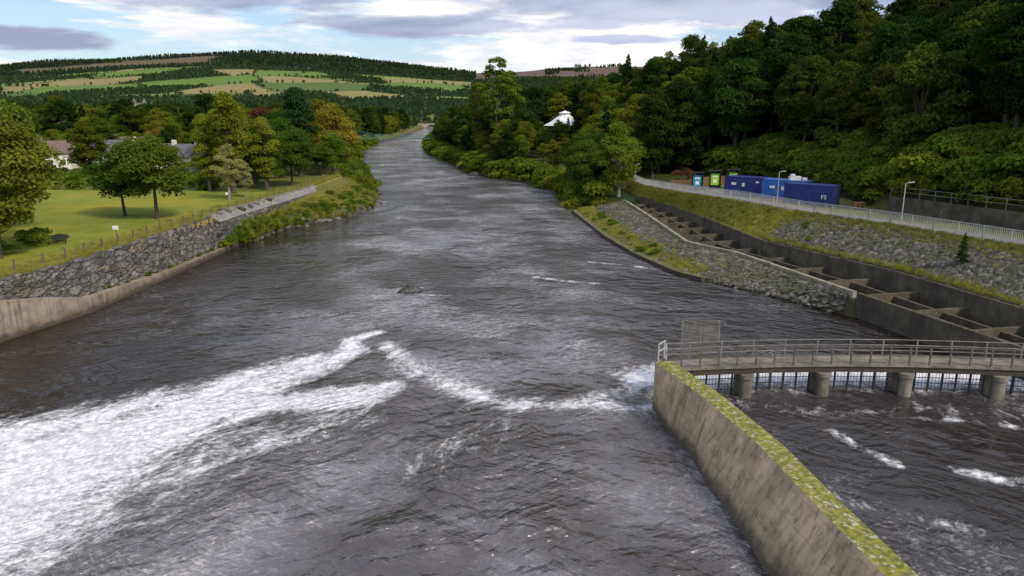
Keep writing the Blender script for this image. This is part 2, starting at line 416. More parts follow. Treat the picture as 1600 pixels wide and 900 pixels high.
def warped(sc_, amt, det=2.0):
    w_ = N.n('ShaderNodeTexNoise', {'Vector': pos, 'Scale': sc_, 'Detail': det}).outputs['Color']
    return N.n('ShaderNodeVectorMath', {0: pos, 1: N.n('ShaderNodeVectorMath', {0: w_, 'Scale': amt}, operation='SCALE').outputs[0]}, operation='ADD').outputs[0]
wp = warped(.10, 6.0, 3.0)
wq = warped(.22, 2.2)
fst = N.stretch(wp, -1.08, .45, 1.3)
fn = N.noise(fst, .55, 9, .68)
fn2 = N.noise(wp, 2.6, 8, .75)
ff = N.math('ADD', N.math('MULTIPLY', fo, .95), N.math('ADD', N.math('MULTIPLY', N.math('SUBTRACT', fn, .5), 2.1), N.math('MULTIPLY', N.math('SUBTRACT', fn2, .5), 1.3)))
foamf = N.math('MULTIPLY', N.ss(ff, .28, 1.12, 0, .95), N.ss(fo, .02, .4))
k1 = N.noise(N.stretch(wq, .5, .6, 1.5), 3.1, 7, .75)
k2 = N.noise(N.stretch(wq, -.5, .6, 1.5), 3.5, 7, .75)
k0 = N.noise(wp, .10, 5, .6)
kk = N.math('ADD', N.math('MAXIMUM', k1, k2), N.math('MULTIPLY', N.math('SUBTRACT', k0, .5), .7))
kk = N.math('ADD', kk, N.math('MULTIPLY', fl, .07))
fleckf = N.math('MULTIPLY', N.ss(kk, .60, .88), .5)  # pale flecks: silvery sky glints painted as colour, together with foam specks
fac = N.math('MAXIMUM', foamf, fleckf, clamp=True)
w0 = N.noise(N.stretch(wq, .15, .6, 1.1), .42, 2, .5)
w1 = N.noise(N.stretch(wq, .60, .5, 1.6), 1.0, 3, .5)
w2 = N.noise(N.stretch(wq, -.52, .5, 1.6), 1.2, 3, .5)
w3 = N.noise(wq, 3.6, 4, .6)
calm = N.ss(N.noise(wp, .08, 4, .6), .38, .58, .3, 1.0)
amp = N.math('MULTIPLY', calm, N.math('ADD', .45, N.math('MULTIPLY', fl, .75)))
h = N.math('ADD', N.math('MULTIPLY', w0, .4), N.math('ADD', N.math('MULTIPLY', w1, .50), N.math('ADD', N.math('MULTIPLY', w2, .44), N.math('MULTIPLY', w3, .13))))
h = N.math('MULTIPLY', h, amp)
h = N.math('ADD', h, N.math('MULTIPLY', fac, .03))
nrm = N.bump(h, 1.0, 1.0)
bc = N.mix(fl, (.016, .011, .009), N.mix(N.ss(N.noise(wp, .1, 4), .4, .62), (.07, .058, .06), (.15, .138, .157)))  # painted reflection: lavender middle for sky, dark sides for banks, plus aerated tint
wat = prin(N, Base_Color=bc, Roughness=.06, IOR=1.6, Normal=nrm)
fm = prin(N, Base_Color=N.mix(N.ss(fn2, .38, .62), (.52, .50, .54), (.85, .85, .88)), Roughness=.8, Normal=nrm)
finish(N, N.n('ShaderNodeMixShader', {0: fac, 1: wat, 2: fm}).outputs[0])
me = mesh_np('river_water', V, F, [mw], smooth=True)
for nm, arr in (('foam', foam), ('fleck', fleck)):
    a = me.attributes.new(nm, 'FLOAT', 'POINT'); a.data.foreach_set('value', arr.astype(np.float32).ravel())
obj('river_water', me)

# ------------------------------------------------------------------ walls
import bmesh
def bm_fix(o):
    bm = bmesh.new(); bm.from_mesh(o.data); bmesh.ops.recalc_face_normals(bm, faces=bm.faces); bm.to_mesh(o.data); bm.free()
def wall(name, pts, thick, zb, mats, side=1, base_off=None, parent=None):
    mb = MB()
    n = len(pts); P0 = [Vector(p[:2]) for p in pts]
    ring = []
    for k, p in enumerate(pts):
        d = (P0[min(k+1, n-1)]-P0[max(k-1, 0)]).normalized()
        nn = Vector((d.y, -d.x))
        if nn.x*side < 0: nn = -nn
        bo = base_off[k] if base_off else 0
        a = P0[k]; b = P0[k]+nn*thick
        ab = a-nn*bo
        ring.append([(ab.x, ab.y, zb), (a.x, a.y, p[2]), (b.x, b.y, p[2]), (b.x, b.y, zb)])
    vs = [v for r in ring for v in r]; fs = []
    for k in range(n-1):
        o = 4*k
        for j in range(4):
            fs.append((o+j, o+(j+1) % 4, o+4+(j+1) % 4, o+4+j))
    fs += [(0, 1, 2, 3), tuple(4*(n-1)+j for j in (3, 2, 1, 0))]
    mb.add(vs, fs)
    o = mb.obj(name, mats, parent=parent)
    bm_fix(o); return o

tw = [(13, 2, 3.0), (12.2, 14, 3.0), (11.5, 21.3, 2.95), (11.1, 25, 2.95), (10.75, 29.4, 2.92), (9.75, 35, 2.9), (8.3, 40.5, 2.9)]
wall('concrete_training_wall', tw, 1.05, -1.2, [M_conc], 1, base_off=[1.9, 1.9, 1.9, 2.0, 1.9, 1.0, .05])

ys = list(np.arange(-20, 96, 2.0))
wall('concrete_river_wall', [(float(L_(y)), y, float(ctop_(y))) for y in ys], .9, -1.2, [M_concL], -1)
mm_, N = newmat('rough_masonry')
pos = N.n('ShaderNodeNewGeometry').outputs['Position']
wv = N.n('ShaderNodeVectorMath', {0: N.mapping(pos, (1, .8, 1.9)), 1: N.n('ShaderNodeVectorMath', {0: N.n('ShaderNodeTexNoise', {'Vector': pos, 'Scale': 1.6, 'Detail': 4.0}).outputs['Color'], 'Scale': .9}, operation='SCALE').outputs[0]}, operation='ADD').outputs[0]
vo = N.n('ShaderNodeTexVoronoi', {'Vector': wv, 'Scale': .95}, feature='F1')
ve = N.n('ShaderNodeTexVoronoi', {'Vector': wv, 'Scale': .95}, feature='DISTANCE_TO_EDGE').outputs['Distance']
rc = N.n('ShaderNodeSeparateColor', {0: vo.outputs['Color']}).outputs
c = N.mix(rc[0], (.075, .07, .07), (.27, .255, .245))
c = N.mix(N.ss(rc[1], .65, 1, 0, .7), c, (.27, .2, .14))
c = N.mix(N.ss(N.noise(pos, 1.2, 10, .75), .46, .60, 0, .8), c, (.08, .07, .06))
c = N.mix(N.ss(N.noise(pos, 2.5, 8, .7), .54, .68, 0, .6), c, (.44, .43, .41))
c = N.mix(N.ss(ve, .0, .05, .8, 0), c, (.02, .018, .015))
c = N.mix(N.math('MULTIPLY', N.ss(N.noise(pos, .5, 5, .6), .55, .65), .5), c, (.08, .09, .03))
hh = N.math('ADD', N.math('MULTIPLY', N.ss(ve, 0, .15), .8), N.math('MULTIPLY', N.noise(pos, 2.2, 8, .75), 1.4))
finish(N, prin(N, Base_Color=c, Roughness=.9, Normal=N.bump(hh, 1.0, .25)))
us = np.arange(-20, 97.1, .3); vs_ = np.linspace(0, 1, 14)
U, VV = np.meshgrid(us, vs_, indexing='ij')
foot = L_(U)-.75; top = L_(U)-1.45
zt = 4.35; zb = ctop_(U)-.25
jit = (np.sin(U*5.1+VV*9)+np.sin(U*3.3-VV*14+1)+np.sin(U*8.7+VV*23))*.06+rng.normal(0, .05, U.shape)
Xm = foot+(top-foot)*VV+jit; Zm = zb+(zt-zb)*VV+rng.normal(0, .04, U.shape)+(VV > .99)*np.sin(U*1.9)*.08
Xm = np.concatenate([Xm, Xm[:, -1:]-.5, Xm[:, -1:]-.55], 1); Zm = np.concatenate([Zm, Zm[:, -1:]+.02, Zm[:, -1:]*0+3.6], 1)
U2 = np.repeat(us[:, None], Xm.shape[1], 1)
V = np.stack([Xm, U2, Zm], -1).reshape(-1, 3); nr, nc = Xm.shape
i = np.arange(nr-1)[:, None]*nc+np.arange(nc-1)[None]
F = np.stack([i, i+nc, i+nc+1, i+1], -1).reshape(-1, 4)
obj('stone_masonry_wall', mesh_np('stone_masonry_wall', V, F, [mm_]))
mb = MB()
ys = list(np.arange(91, 132, 1.0))
for y0, y1 in zip(ys[:-1], ys[1:]):
    q = []
    for y in (y0, y1):
        Lq, Mq = float(L_(y)), float(M_(y)); wd = 1.35
        za = 4.52; zb_ = 4.52-.85
        q.append(((Mq-.5, y, za), (Mq-.5+wd, y, zb_), (Mq-.45+wd, y, zb_-2.6)))
    mb.add([q[0][0], q[0][1], q[1][1], q[1][0]], [(0, 1, 2, 3)])
    mb.add([q[0][1], q[0][2], q[1][2], q[1][1]], [(0, 1, 2, 3)], 1)
    mb.beam(q[0][0], q[1][0], .3, .12)
q = ((float(M_(91))-.5, 91, 4.52), (float(M_(91))+.85, 91, 3.67), (float(M_(91))+.85, 91, 0), (float(M_(91))-.5, 91, 0))
mb.add(q, [(0, 1, 2, 3)], 1)
mb.obj('paved_bank_revetment', [M_rev, mm_])

ys = list(np.arange(74, 130, 2.0))
M_mossconc = concrete('mossy_concrete', (.17, .14, .10), (.09, .075, .05), .65, wet=True, mossdark=.7)
wall('mossy_bank_kerb', [(float(R_(y))-.3, y, .42) for y in ys], .9, -1, [M_mossconc], 1)

# fish ladder
fl_ = empty('fish_ladder', (0, 0, 0))
ys = list(np.arange(16, 129, 1.5))
wall('outer_wall', [(float(O_(y)), y, 2.1) for y in ys if y < 60.5]+[(float(O_(60.5)), 60.5, 2.1)], .4, -1.2, [M_conc2], 1, parent=fl_)
wall('outer_wall_coping', [(float(O_(y)), y, 2.1) for y in ys if y > 60.5], .4, -.5, [M_coping], 1, parent=fl_)
wall('inner_wall', [(float(I_(y))-.1, y, float(zI_(y))+.12) for y in ys], .4, -.5, [M_conc2], 1, parent=fl_)
wall('dividing_wall', [(float(O_(y)*.42+I_(y)*.58), y, 1.7) for y in ys if y > 30], .25, -.5, [M_conc2], 1, parent=fl_)
mb = MB()
for y in np.arange(19, 127, 5.2):
    a = Vector((float(O_(y))+.3, y, 0)); b = Vector((float(I_(y)), y+1.0, 0))
    zt = 1.85
    mb.beam(a+Vector((0, 0, zt/2)), b+Vector((0, 0, zt/2+.1)), .35, zt)
mb.obj('weirs', [M_conc2], parent=fl_)
mb = MB()
for y0, y1 in zip(ys[:-1], ys[1:]):
    mb.add([(float(O_(y0))+.2, y0, .8), (float(I_(y0)), y0, .8), (float(I_(y1)), y1, .8), (float(O_(y1))+.2, y1, .8)], [(0, 1, 2, 3)])
mdw, N = newmat('ladder_pool_water')
p_ = N.n('ShaderNodeNewGeometry').outputs['Position']
finish(N, prin(N, Base_Color=N.mix(N.ss(N.noise(p_, 1.3, 6, .7), .6, .75), (.012, .01, .008), (.2, .19, .17)), Roughness=.12, Normal=N.bump(N.noise(p_, 2, 4), .6, .15)))
mb.obj('pool_water', [mdw], parent=fl_)

ys = list(np.arange(20, 89, 3.0))
wall('retaining_wall', [(float(W_(y))-.05, y, float(np.interp(y, [60, 90], [7.95, 7.4]))) for y in ys], .4, 4.5, [M_conc2], 1)

def railing(name, pts, h, post=2.0, rails=(1.0,), bars=None, w=.05, rw=.04, mats=None, bw=.016, parent=None):
    mb = MB()
    P = [Vector(p) for p in pts]
    seg = [(P[k+1]-P[k]).length for k in range(len(P)-1)]; tot = sum(seg)
    def at(s):
        for k, l in enumerate(seg):
            if s <= l or k == len(seg)-1: return P[k].lerp(P[k+1], min(s/l, 1))
            s -= l
    n = max(1, round(tot/post))
    for k in range(n+1):
        p = at(tot*k/n); mb.beam(p-Vector((0, 0, .05)), p+Vector((0, 0, h)), w)
    for r in rails:
        for a, b in zip(P[:-1], P[1:]):
            mb.beam(a+Vector((0, 0, h*r)), b+Vector((0, 0, h*r)), rw)
    if bars:
        nb = int(tot/bars)
        for k in range(nb):
            p = at(tot*k/nb); mb.beam(p+Vector((0, 0, h*rails[-1])), p+Vector((0, 0, h)), bw*1.0, bw)
    return mb.obj(name, mats or [M_galv], parent=parent)

pts = [(float(P_(y))+.15, y, float(zP_(y))) for y in (20, 40, 59.4, 65, 71.5, 77, 83, 90, 96, 105, 115, 124, 132, 140)]
railing('riverside_railing', pts, 1.2, 2.5, (1.0, .1), .16, .08, .065, [M_galvL], bw=.03)
pts = [(float(W_(y))+.15, y, float(np.interp(y, [60, 90], [7.95, 7.4]))) for y in (20, 40, 60, 75, 86)]
railing('wall_top_railing', pts, 1.1, 2.2, (1.0, .55), None, .07, .05, [M_galvB])
pts = [(float(W_(y))+7, y, gz1(float(W_(y))+7, y)) for y in (20, 40, 60, 75, 90, 100)]
railing('upper_path_railing', pts, 1.1, 2.2, (1.0, .55, .2), None, .07, .05, [M_galvB])

# ------------------------------------------------------------------ walkway and fish screens
wk = empty('screen_walkway')
fr = [(9.0, 41.6), (12, 42.1), (16, 42.5), (20, 42.65), (24, 42.55), (28, 42.2), (33.6, 41.5)]
mb = MB()
dv = []
for x, y in fr: dv += [(x, y, 1.86), (x, y, 2.0), (x, y+1.7, 2.0), (x, y+1.7, 1.86)]
fs = []
for k in range(len(fr)-1):
    for j in range(4): fs.append((4*k+j, 4*k+(j+1) % 4, 4*k+4+(j+1) % 4, 4*k+4+j))
fs += [(0, 1, 2, 3), tuple(4*(len(fr)-1)+j for j in (3, 2, 1, 0))]
mb.add(dv, fs)
for (x0, y0), (x1, y1) in zip(fr[:-1], fr[1:]):
    mb.beam((x0, y0+.2, 1.66), (x1, y1+.2, 1.66), .2, .36, 1)
    mb.beam((x0, y0+1.5, 1.66), (x1, y1+1.5, 1.66), .2, .36, 1)
o = mb.obj('deck', [M_deck, M_dark], parent=wk); bm_fix(o)
fy = lambda x: float(np.interp(x, [p[0] for p in fr], [p[1] for p in fr]))
mb = MB()
for x in (14.3, 19.15, 24.2, 29.6):
    y = fy(x)+.15
    mb.cyl((x, y, -1.3), (x, y, 1.2), .40, .38, 18); mb.cyl((x, y, 1.2), (x, y, 1.46), .46, .46, 18)
    mb.box((x, y+.8, 0.0), (.7, 1.0, 2.9))
o = mb.obj('piers', [M_deck], parent=wk); bm_fix(o)
mb = MB()
x = 9.6
while x < 33:
    y = fy(x)+1.0
    mb.beam((x, y, -.6), (x, y, 1.7), .09, .12)
    x += .82
for x in np.arange(9.5, 33, .2):
    y = fy(x)+1.12; mb.beam((x, y, -.4), (x, y, 1.6), .018, .018, 1)
for z in (.15, .5, .85, 1.2):
    for (x0, y0), (x1, y1) in zip(fr[:-1], fr[1:]): mb.beam((x0, y0+1.05, z), (x1, y1+1.05, z), .035, .035)
mb.obj('fish_screens', [M_dark, M_rust], parent=wk)
railing('front_railing', [(x, y+.08, 2.0) for x, y in fr], 1.1, 1.15, (1.0, .55, .12), None, .08, .045, [M_galv], parent=wk)
railing('rear_railing', [(x, y+1.62, 2.0) for x, y in fr], 1.1, 2.0, (1.0, .68, .36, .05), None, .06, .045, [M_galvB], parent=wk)
mb = MB()
x0, x1, yb = 10.6, 12.9, 43.95
for x in np.arange(x0, x1+.01, .1): mb.beam((x, yb, 2.0), (x, yb, 4.35), .02)
for z in np.arange(2.0, 4.4, .1): mb.beam((x0, yb, z), (x1, yb, z), .02)
for x in (x0, (x0+x1)/2, x1): mb.beam((x, yb, 2.0), (x, yb, 4.4), .06)
mb.obj('mesh_security_panel', [M_galvB], parent=wk)
pts = [(8.5, 40.6, 2.95), (9.0, 41.3, 2.95), (9.4, 42.6, 2.2)]
railing('wall_end_railing', pts, 1.0, .9, (1.0, .55), None, .06, .05, [M_galvL], parent=wk)

# ------------------------------------------------------------------ containers
def container(loc, rz, paint, mark=0):
    e = empty('shipping_container', loc, rz)
    Lc, Wc, Hc = 6.06, 2.44, 2.59
    mb = MB()
    def corr(ax, c0, c1, fixed, sgn):
        n = int((c1-c0)/.28); z0, z1 = .17, Hc-.14; vs = []; fs = []
        prof = []
        for k in range(n):
            a = c0+(c1-c0)*k/n; st = (c1-c0)/n
            prof += [(a, 0), (a+st*.3, 0), (a+st*.45, .05), (a+st*.85, .05)]
        prof.append((c1, 0))
        for a, dpt in prof:
            q = fixed-sgn*dpt
            for z in (z0, z1): vs.append((a, q, z) if ax == 'x' else (q, a, z))
        for k in range(len(prof)-1): fs.append((2*k, 2*k+2, 2*k+3, 2*k+1))
        mb.add(vs, fs, 0)
    corr('x', -Lc/2+.12, Lc/2-.12, -Wc/2+.02, -1); corr('x', -Lc/2+.12, Lc/2-.12, Wc/2-.02, 1)
    corr('y', -Wc/2+.12, Wc/2-.12, -Lc/2+.02, -1)
    mb.box((Lc/2-.06, 0, Hc/2), (.06, Wc-.26, Hc-.32))
    mb.box((0, 0, Hc-.06), (Lc-.25, Wc-.1, .05)); mb.box((0, 0, .1), (Lc-.25, Wc-.1, .08), 1)
    mb.obj('panels', [paint, M_black], parent=e)
    mb = MB()
    for sx in (-1, 1):
        for sy in (-1, 1):
            mb.box((sx*(Lc/2-.06), sy*(Wc/2-.06), Hc/2), (.13, .13, Hc))
            for z in (.06, Hc-.06): mb.box((sx*(Lc/2-.085), sy*(Wc/2-.085), z), (.19, .19, .124), 1)
        mb.box((sx*(Lc/2-.06), 0, Hc-.07), (.11, Wc-.3, .12)); mb.box((sx*(Lc/2-.06), 0, .08), (.11, Wc-.3, .14))
    for sy in (-1, 1):
        mb.box((0, sy*(Wc/2-.045), Hc-.07), (Lc-.3, .07, .13)); mb.box((0, sy*(Wc/2-.045), .09), (Lc-.3, .07, .15))
    for y in (-.8, -.35, .35, .8):
        mb.beam((Lc/2+.0, y, .15), (Lc/2+.0, y, Hc-.15), .04, .04, 2)
    mb.obj('frame', [paint, M_black, M_galv], parent=e)
    if mark == 1:
        mb = MB(); mb.box((-1.6, -Wc/2-.01, 1.6), (.7, .012, .35)); mb.box((-.2, -Wc/2-.01, 1.5), (.35, .012, .5)); mb.box((1.8, -Wc/2-.01, 1.95), (.5, .012, .2))
        mb.obj('labels', [M_white], parent=e)
    if mark == 2:
        cu = D.curves.new('lettering', 'FONT'); cu.body = 'FS'; cu.size = .75; cu.extrude = .004
        cu.materials.append(M_white)
        t = D.objects.new('lettering', cu); col.objects.link(t); t.parent = e
        t.location = (1.6, -Wc/2-.02, .9); t.rotation_euler = (math.pi/2, 0, 0)
    return e
def yz(x, y): return gz1(x, y)+.1
container((33.6, 105.3, yz(33.6, 105.3)), math.radians(-40), M_navy, 1)
container((37.0, 99.3, yz(37, 99.3)), math.radians(-40), M_blue, 1)
container((37.6, 92.6, yz(37.6, 92.6)), math.radians(-42), M_navy, 2)
mb = MB()
zt = yz(37, 99.3)+2.59
mb.box((37.6, 98.5, zt+.25), (1.4, .9, .5)); mb.cyl((37.2, 98.3, zt+.5), (37.2, 98.3, zt+.8), .3, .3, 14); mb.box((38.7, 98, zt+.18), (.5, .5, .36))
mb.obj('roof_ventilation_unit', [M_white])
mb = MB()
for k in range(4):
    for j in range(5): mb.box((41.2+.05*k, 87.2+.22*j, 6.05+.16*k), (1.2, .14, .03))
    for j in (-.5, 0, .5): mb.box((41.2+.05*k+j, 87.64, 5.98+.16*k), (.1, 1.0, .1))
mb.obj('stacked_pallets', [M_wood])

mb = MB()
line_ = [(26.2, 122), (29.5, 120.5), (31.5, 122.5), (38, 121.5), (44, 117)]
for (x0, y0), (x1, y1) in zip(line_[:-1], line_[1:]):
    n = int(math.hypot(x1-x0, y1-y0)/.16)
    for k in range(n):
        x = x0+(x1-x0)*k/n; y = y0+(y1-y0)*k/n; z = gz1(x, y)
        mb.box((x, y, z+.75), (.13, .03, 1.5), 0, math.atan2(y1-y0, x1-x0))
    z0, z1 = gz1(x0, y0), gz1(x1, y1)
    for hh_ in (.35, 1.2): mb.beam((x0, y0+.06, z0+hh_), (x1, y1+.06, z1+hh_), .05, .1)
mb.obj('timber_fence', [M_wood])
def kiosk(x, y, m, rz=-.15):
    z = gz1(x, y); e = empty('information_kiosk', (x, y, z), rz)
    mb = MB()
    for sx in (-1, 1): mb.box((sx*.85, 0, 1.35), (.12, .5, 2.7))
    mb.box((0, 0, 2.85), (2.1, .9, .14)); mb.box((0, 0, .15), (1.58, .5, .3)); mb.box((0, .15, 1.4), (1.58, .06, 2.2))
    mb.obj('frame', [M_black], parent=e)
    mb = MB(); mb.box((0, -.02, 1.5), (1.3, .05, 1.8)); mb.obj('panel', [m], parent=e)
    mb = MB(); mb.box((0, -.055, 1.95), (.8, .012, .25)); mb.box((0, -.055, 1.2), (.55, .012, .5)); mb.obj('poster', [M_white], parent=e)
kiosk(29.4, 117.5, M_cyan); kiosk(32.2, 117.5, M_lime); kiosk(34.9, 117.0, M_lime)

def lamp(x, y, h=4.0, a=0.0):
    z = gz1(x, y); mb = MB()
    mb.cyl((0, 0, 0), (0, 0, .9), .085, .085, 12); mb.cyl((0, 0, .9), (0, 0, h), .055, .045, 12)
    mb.cyl((0, 0, h-.05), (math.cos(a)*.35, math.sin(a)*.35, h+.05), .03, .03, 8)
    mb.beam((math.cos(a)*.2, math.sin(a)*.2, h+.05), (math.cos(a)*.8, math.sin(a)*.8, h+.1), .2, .1, 1)
    mb.box((0, 0, .02), (.3, .3, .04))
    mb.obj('street_lamp', [M_galvL, M_lens], loc=(x, y, z))
lamp(38.1, 71.6, 4.1, 0); lamp(33.3, 92.5, 3.9, 0); lamp(22.9, 137.5, 3.4, 0)

e = empty('park_bench', (-44.8, 71.6, gz1(-44.8, 71.6)), .5)
mb = MB()
for k in range(4): mb.box((0, -.2+.12*k, .45), (1.6, .1, .04))
mb.obj('seat', [M_black], parent=e)
mb = MB()
for k in range(3): mb.box((0, .26+.03*k, .6+.13*k), (1.6, .035, .1))
mb.obj('backrest', [M_black], parent=e)
for j, sx in enumerate((-.7, .7)):
    mb = MB(); mb.box((sx, -.18, .22), (.06, .06, .44)); mb.beam((sx, .22, 0), (sx, .36, .95), .06); mb.box((sx, .03, .4), (.05, .5, .05)); mb.box((sx, 0, .65), (.06, .5, .04)); mb.box((sx, -.2, .54), (.05, .05, .2))
    mb.obj('leg_%d' % (j+1), [M_black], parent=e)
mb = MB(); mb.box((0, 0, .6), (.06, .06, 1.2), 1); mb.box((0, -.04, 1.15), (.6, .03, .4)); mb.obj('small_notice_sign', [M_white, M_post], loc=(-40.9, 75.3, gz1(-40.9, 75.3)))
mb = MB(); mb.box((0, 0, .5), (.06, .06, 1.0), 1); mb.box((0, -.04, .9), (.45, .03, .35)); mb.obj('small_notice_sign', [M_white, M_post], loc=(-42.5, 110, gz1(-42.5, 110)))
mb = MB(); pr = None
for y in np.arange(30, 150, 2.6):
    x = float(M_(y))-1.3-.6*math.sin(y*.05); z = gz1(x, y)
    mb.beam((x, y, z-.1), (x+rng.normal(0, .03), y, z+1.15), .10)
    if pr is not None:
        for h_ in (.35, .7, 1.05): mb.beam((pr[0], pr[1], pr[2]+h_), (x, y, z+h_), .014, .014, 1)
    pr = (x, y, z)
mb.obj('post_and_wire_fence', [M_post, M_galv])

# ------------------------------------------------------------------ rocks
def rock_mesh(name, seed, mat):
    r = random.Random(seed)
    bm = bmesh.new(); bmesh.ops.create_icosphere(bm, subdivisions=2, radius=.5)
    ph = [r.uniform(0, 6) for _ in range(6)]
    for v in bm.verts:
        c = v.co
        k = 1+.22*math.sin(c.x*5+ph[0])+.2*math.sin(c.y*6+ph[1])+.18*math.sin(c.z*7+ph[2])+r.uniform(-.07, .07)
        v.co = Vector((c.x*k*1.15, c.y*k*.95, c.z*k*.7))
    me = D.meshes.new(name); bm.to_mesh(me); bm.free(); me.materials.append(mat); return me
mr, N = newmat('riprap_rock')
p_ = N.n('ShaderNodeNewGeometry').outputs['Position']; rnd = N.n('ShaderNodeObjectInfo').outputs['Random']
c = N.mix(N.math('POWER', rnd, 2.0), (.045, .042, .034), (.19, .175, .15))
c = N.mix(N.ss(N.noise(p_, .5, 6, .7), .43, .60, 0, .8), c, (.065, .066, .032))
finish(N, prin(N, Base_Color=c, Roughness=.9, Normal=N.bump(N.noise(p_, 7, 6, .7), .7, .05)))
mr2, N = newmat('river_rock')
p_ = N.n('ShaderNodeNewGeometry').outputs['Position']
finish(N, prin(N, Base_Color=N.mix(N.ss(N.noise(p_, 3, 6), .4, .6), (.02, .019, .018), (.06, .057, .054)), Roughness=.5, Normal=N.bump(N.noise(p_, 4, 6), .6, .08)))
o = obj('river_boulder', rock_mesh('river_boulder', 3, mr2), (-10, 69.7, .12), sc=(2.1, 1.4, 1.7), rz=.4)
obj('river_boulder', o.data, (-27.5, 31.9, -.05), sc=(1.0, .7, .5))
obj('river_boulder', o.data, (-10, 206, .2), sc=(3.5, 2.2, 1.8)); obj('river_boulder', o.data, (-6.5, 203, .1), sc=(2.2, 1.8, 1.2))

# ------------------------------------------------------------------ scatter via geometry nodes
def proto(colname, objs):
    c = D.collections.new(colname)
    for o in objs: c.objects.link(o)
    return c
def scatter(name, pts, rz, sc, idx, coll, tilt=None):
    me = D.meshes.new(name); n = len(pts)
    me.vertices.add(n); me.vertices.foreach_set('co', np.asarray(pts, np.float32).ravel())
    rot = np.zeros((n, 3), np.float32); rot[:, 2] = rz
    if tilt is not None: rot[:, :2] = tilt
    sc = np.asarray(sc, np.float32)
    if sc.ndim == 1: sc = np.repeat(sc[:, None], 3, 1)
    me.attributes.new('rot', 'FLOAT_VECTOR', 'POINT').data.foreach_set('vector', rot.ravel())
    me.attributes.new('scl', 'FLOAT_VECTOR', 'POINT').data.foreach_set('vector', np.ascontiguousarray(sc).ravel())
    me.attributes.new('idx', 'INT', 'POINT').data.foreach_set('value', np.asarray(idx, np.int32))
    o = obj(name, me)
    ng = D.node_groups.new(name+'_nodes', 'GeometryNodeTree')
    ng.interface.new_socket('Geometry', in_out='INPUT', socket_type='NodeSocketGeometry')
    ng.interface.new_socket('Geometry', in_out='OUTPUT', socket_type='NodeSocketGeometry')
    gi = ng.nodes.new('NodeGroupInput'); go = ng.nodes.new('NodeGroupOutput')
    ci = ng.nodes.new('GeometryNodeCollectionInfo'); ci.inputs['Collection'].default_value = coll
    ci.inputs['Separate Children'].default_value = True; ci.inputs['Reset Children'].default_value = True
    ip = ng.nodes.new('GeometryNodeInstanceOnPoints'); ip.inputs['Pick Instance'].default_value = True
    def na(nm, dt):
        a = ng.nodes.new('GeometryNodeInputNamedAttribute'); a.data_type = dt; a.inputs['Name'].default_value = nm
        return [s for s in a.outputs if s.enabled and s.name == 'Attribute'][0]
    er = ng.nodes.new('FunctionNodeEulerToRotation')
    lk = ng.links.new
    lk(gi.outputs[0], ip.inputs['Points']); lk(ci.outputs[0], ip.inputs['Instance'])
    lk(na('idx', 'INT'), ip.inputs['Instance Index'])
    lk(na('rot', 'FLOAT_VECTOR'), er.inputs[0]); lk(er.outputs[0], ip.inputs['Rotation'])
    lk(na('scl', 'FLOAT_VECTOR'), ip.inputs['Scale']); lk(ip.outputs[0], go.inputs[0])
    md = o.modifiers.new('scatter', 'NODES'); md.node_group = ng
    return o

rocks = proto('rock_forms', [obj('rock_form_%s' % 'abcd'[k], rock_mesh('rock_form', 10+k, mr), link=False) for k in range(4)])
pts = []; tl = []
for _ in range(9500):
    y = rng.uniform(35, 84); t = rng.uniform(.02, .97); x = float(I_(y)+.35+(P_(y)-I_(y)-.35)*t)
    if y > 80 and rng.random() < (y-80)/4: continue
    pts.append((x, y, gz1(x, y)-.03)); tl.append((0, -.62))
for _ in range(9500):
    y = rng.uniform(61.5, 129); t = rng.uniform(.06, .97); x = float(R_(y)+(O_(y)-R_(y))*t)
    pts.append((x, y, gz1(x, y)-.03)); tl.append((0, -.28))
for _ in range(500):
    y = rng.uniform(96, 160); x = float(L_(y))+rng.normal(-.6, .9); pts.append((x, y, max(gz1(x, y), -.2)+.05)); tl.append((0, 0))
n = len(pts); s = rng.uniform(.18, .50, n)*rng.choice([1, 1, 1, 1.4], n); s[-400:] *= 2.0
ssc = np.stack([s*rng.uniform(.8, 1.2, n), s*rng.uniform(.8, 1.3, n), s*.55], 1); ssc[-500:, 2] = s[-500:]
scatter('riprap_stones', pts, rng.uniform(-.5, .5, n), ssc, rng.integers(0, 4, n), rocks, np.array(tl)+rng.uniform(-.22, .22, (n, 2)))

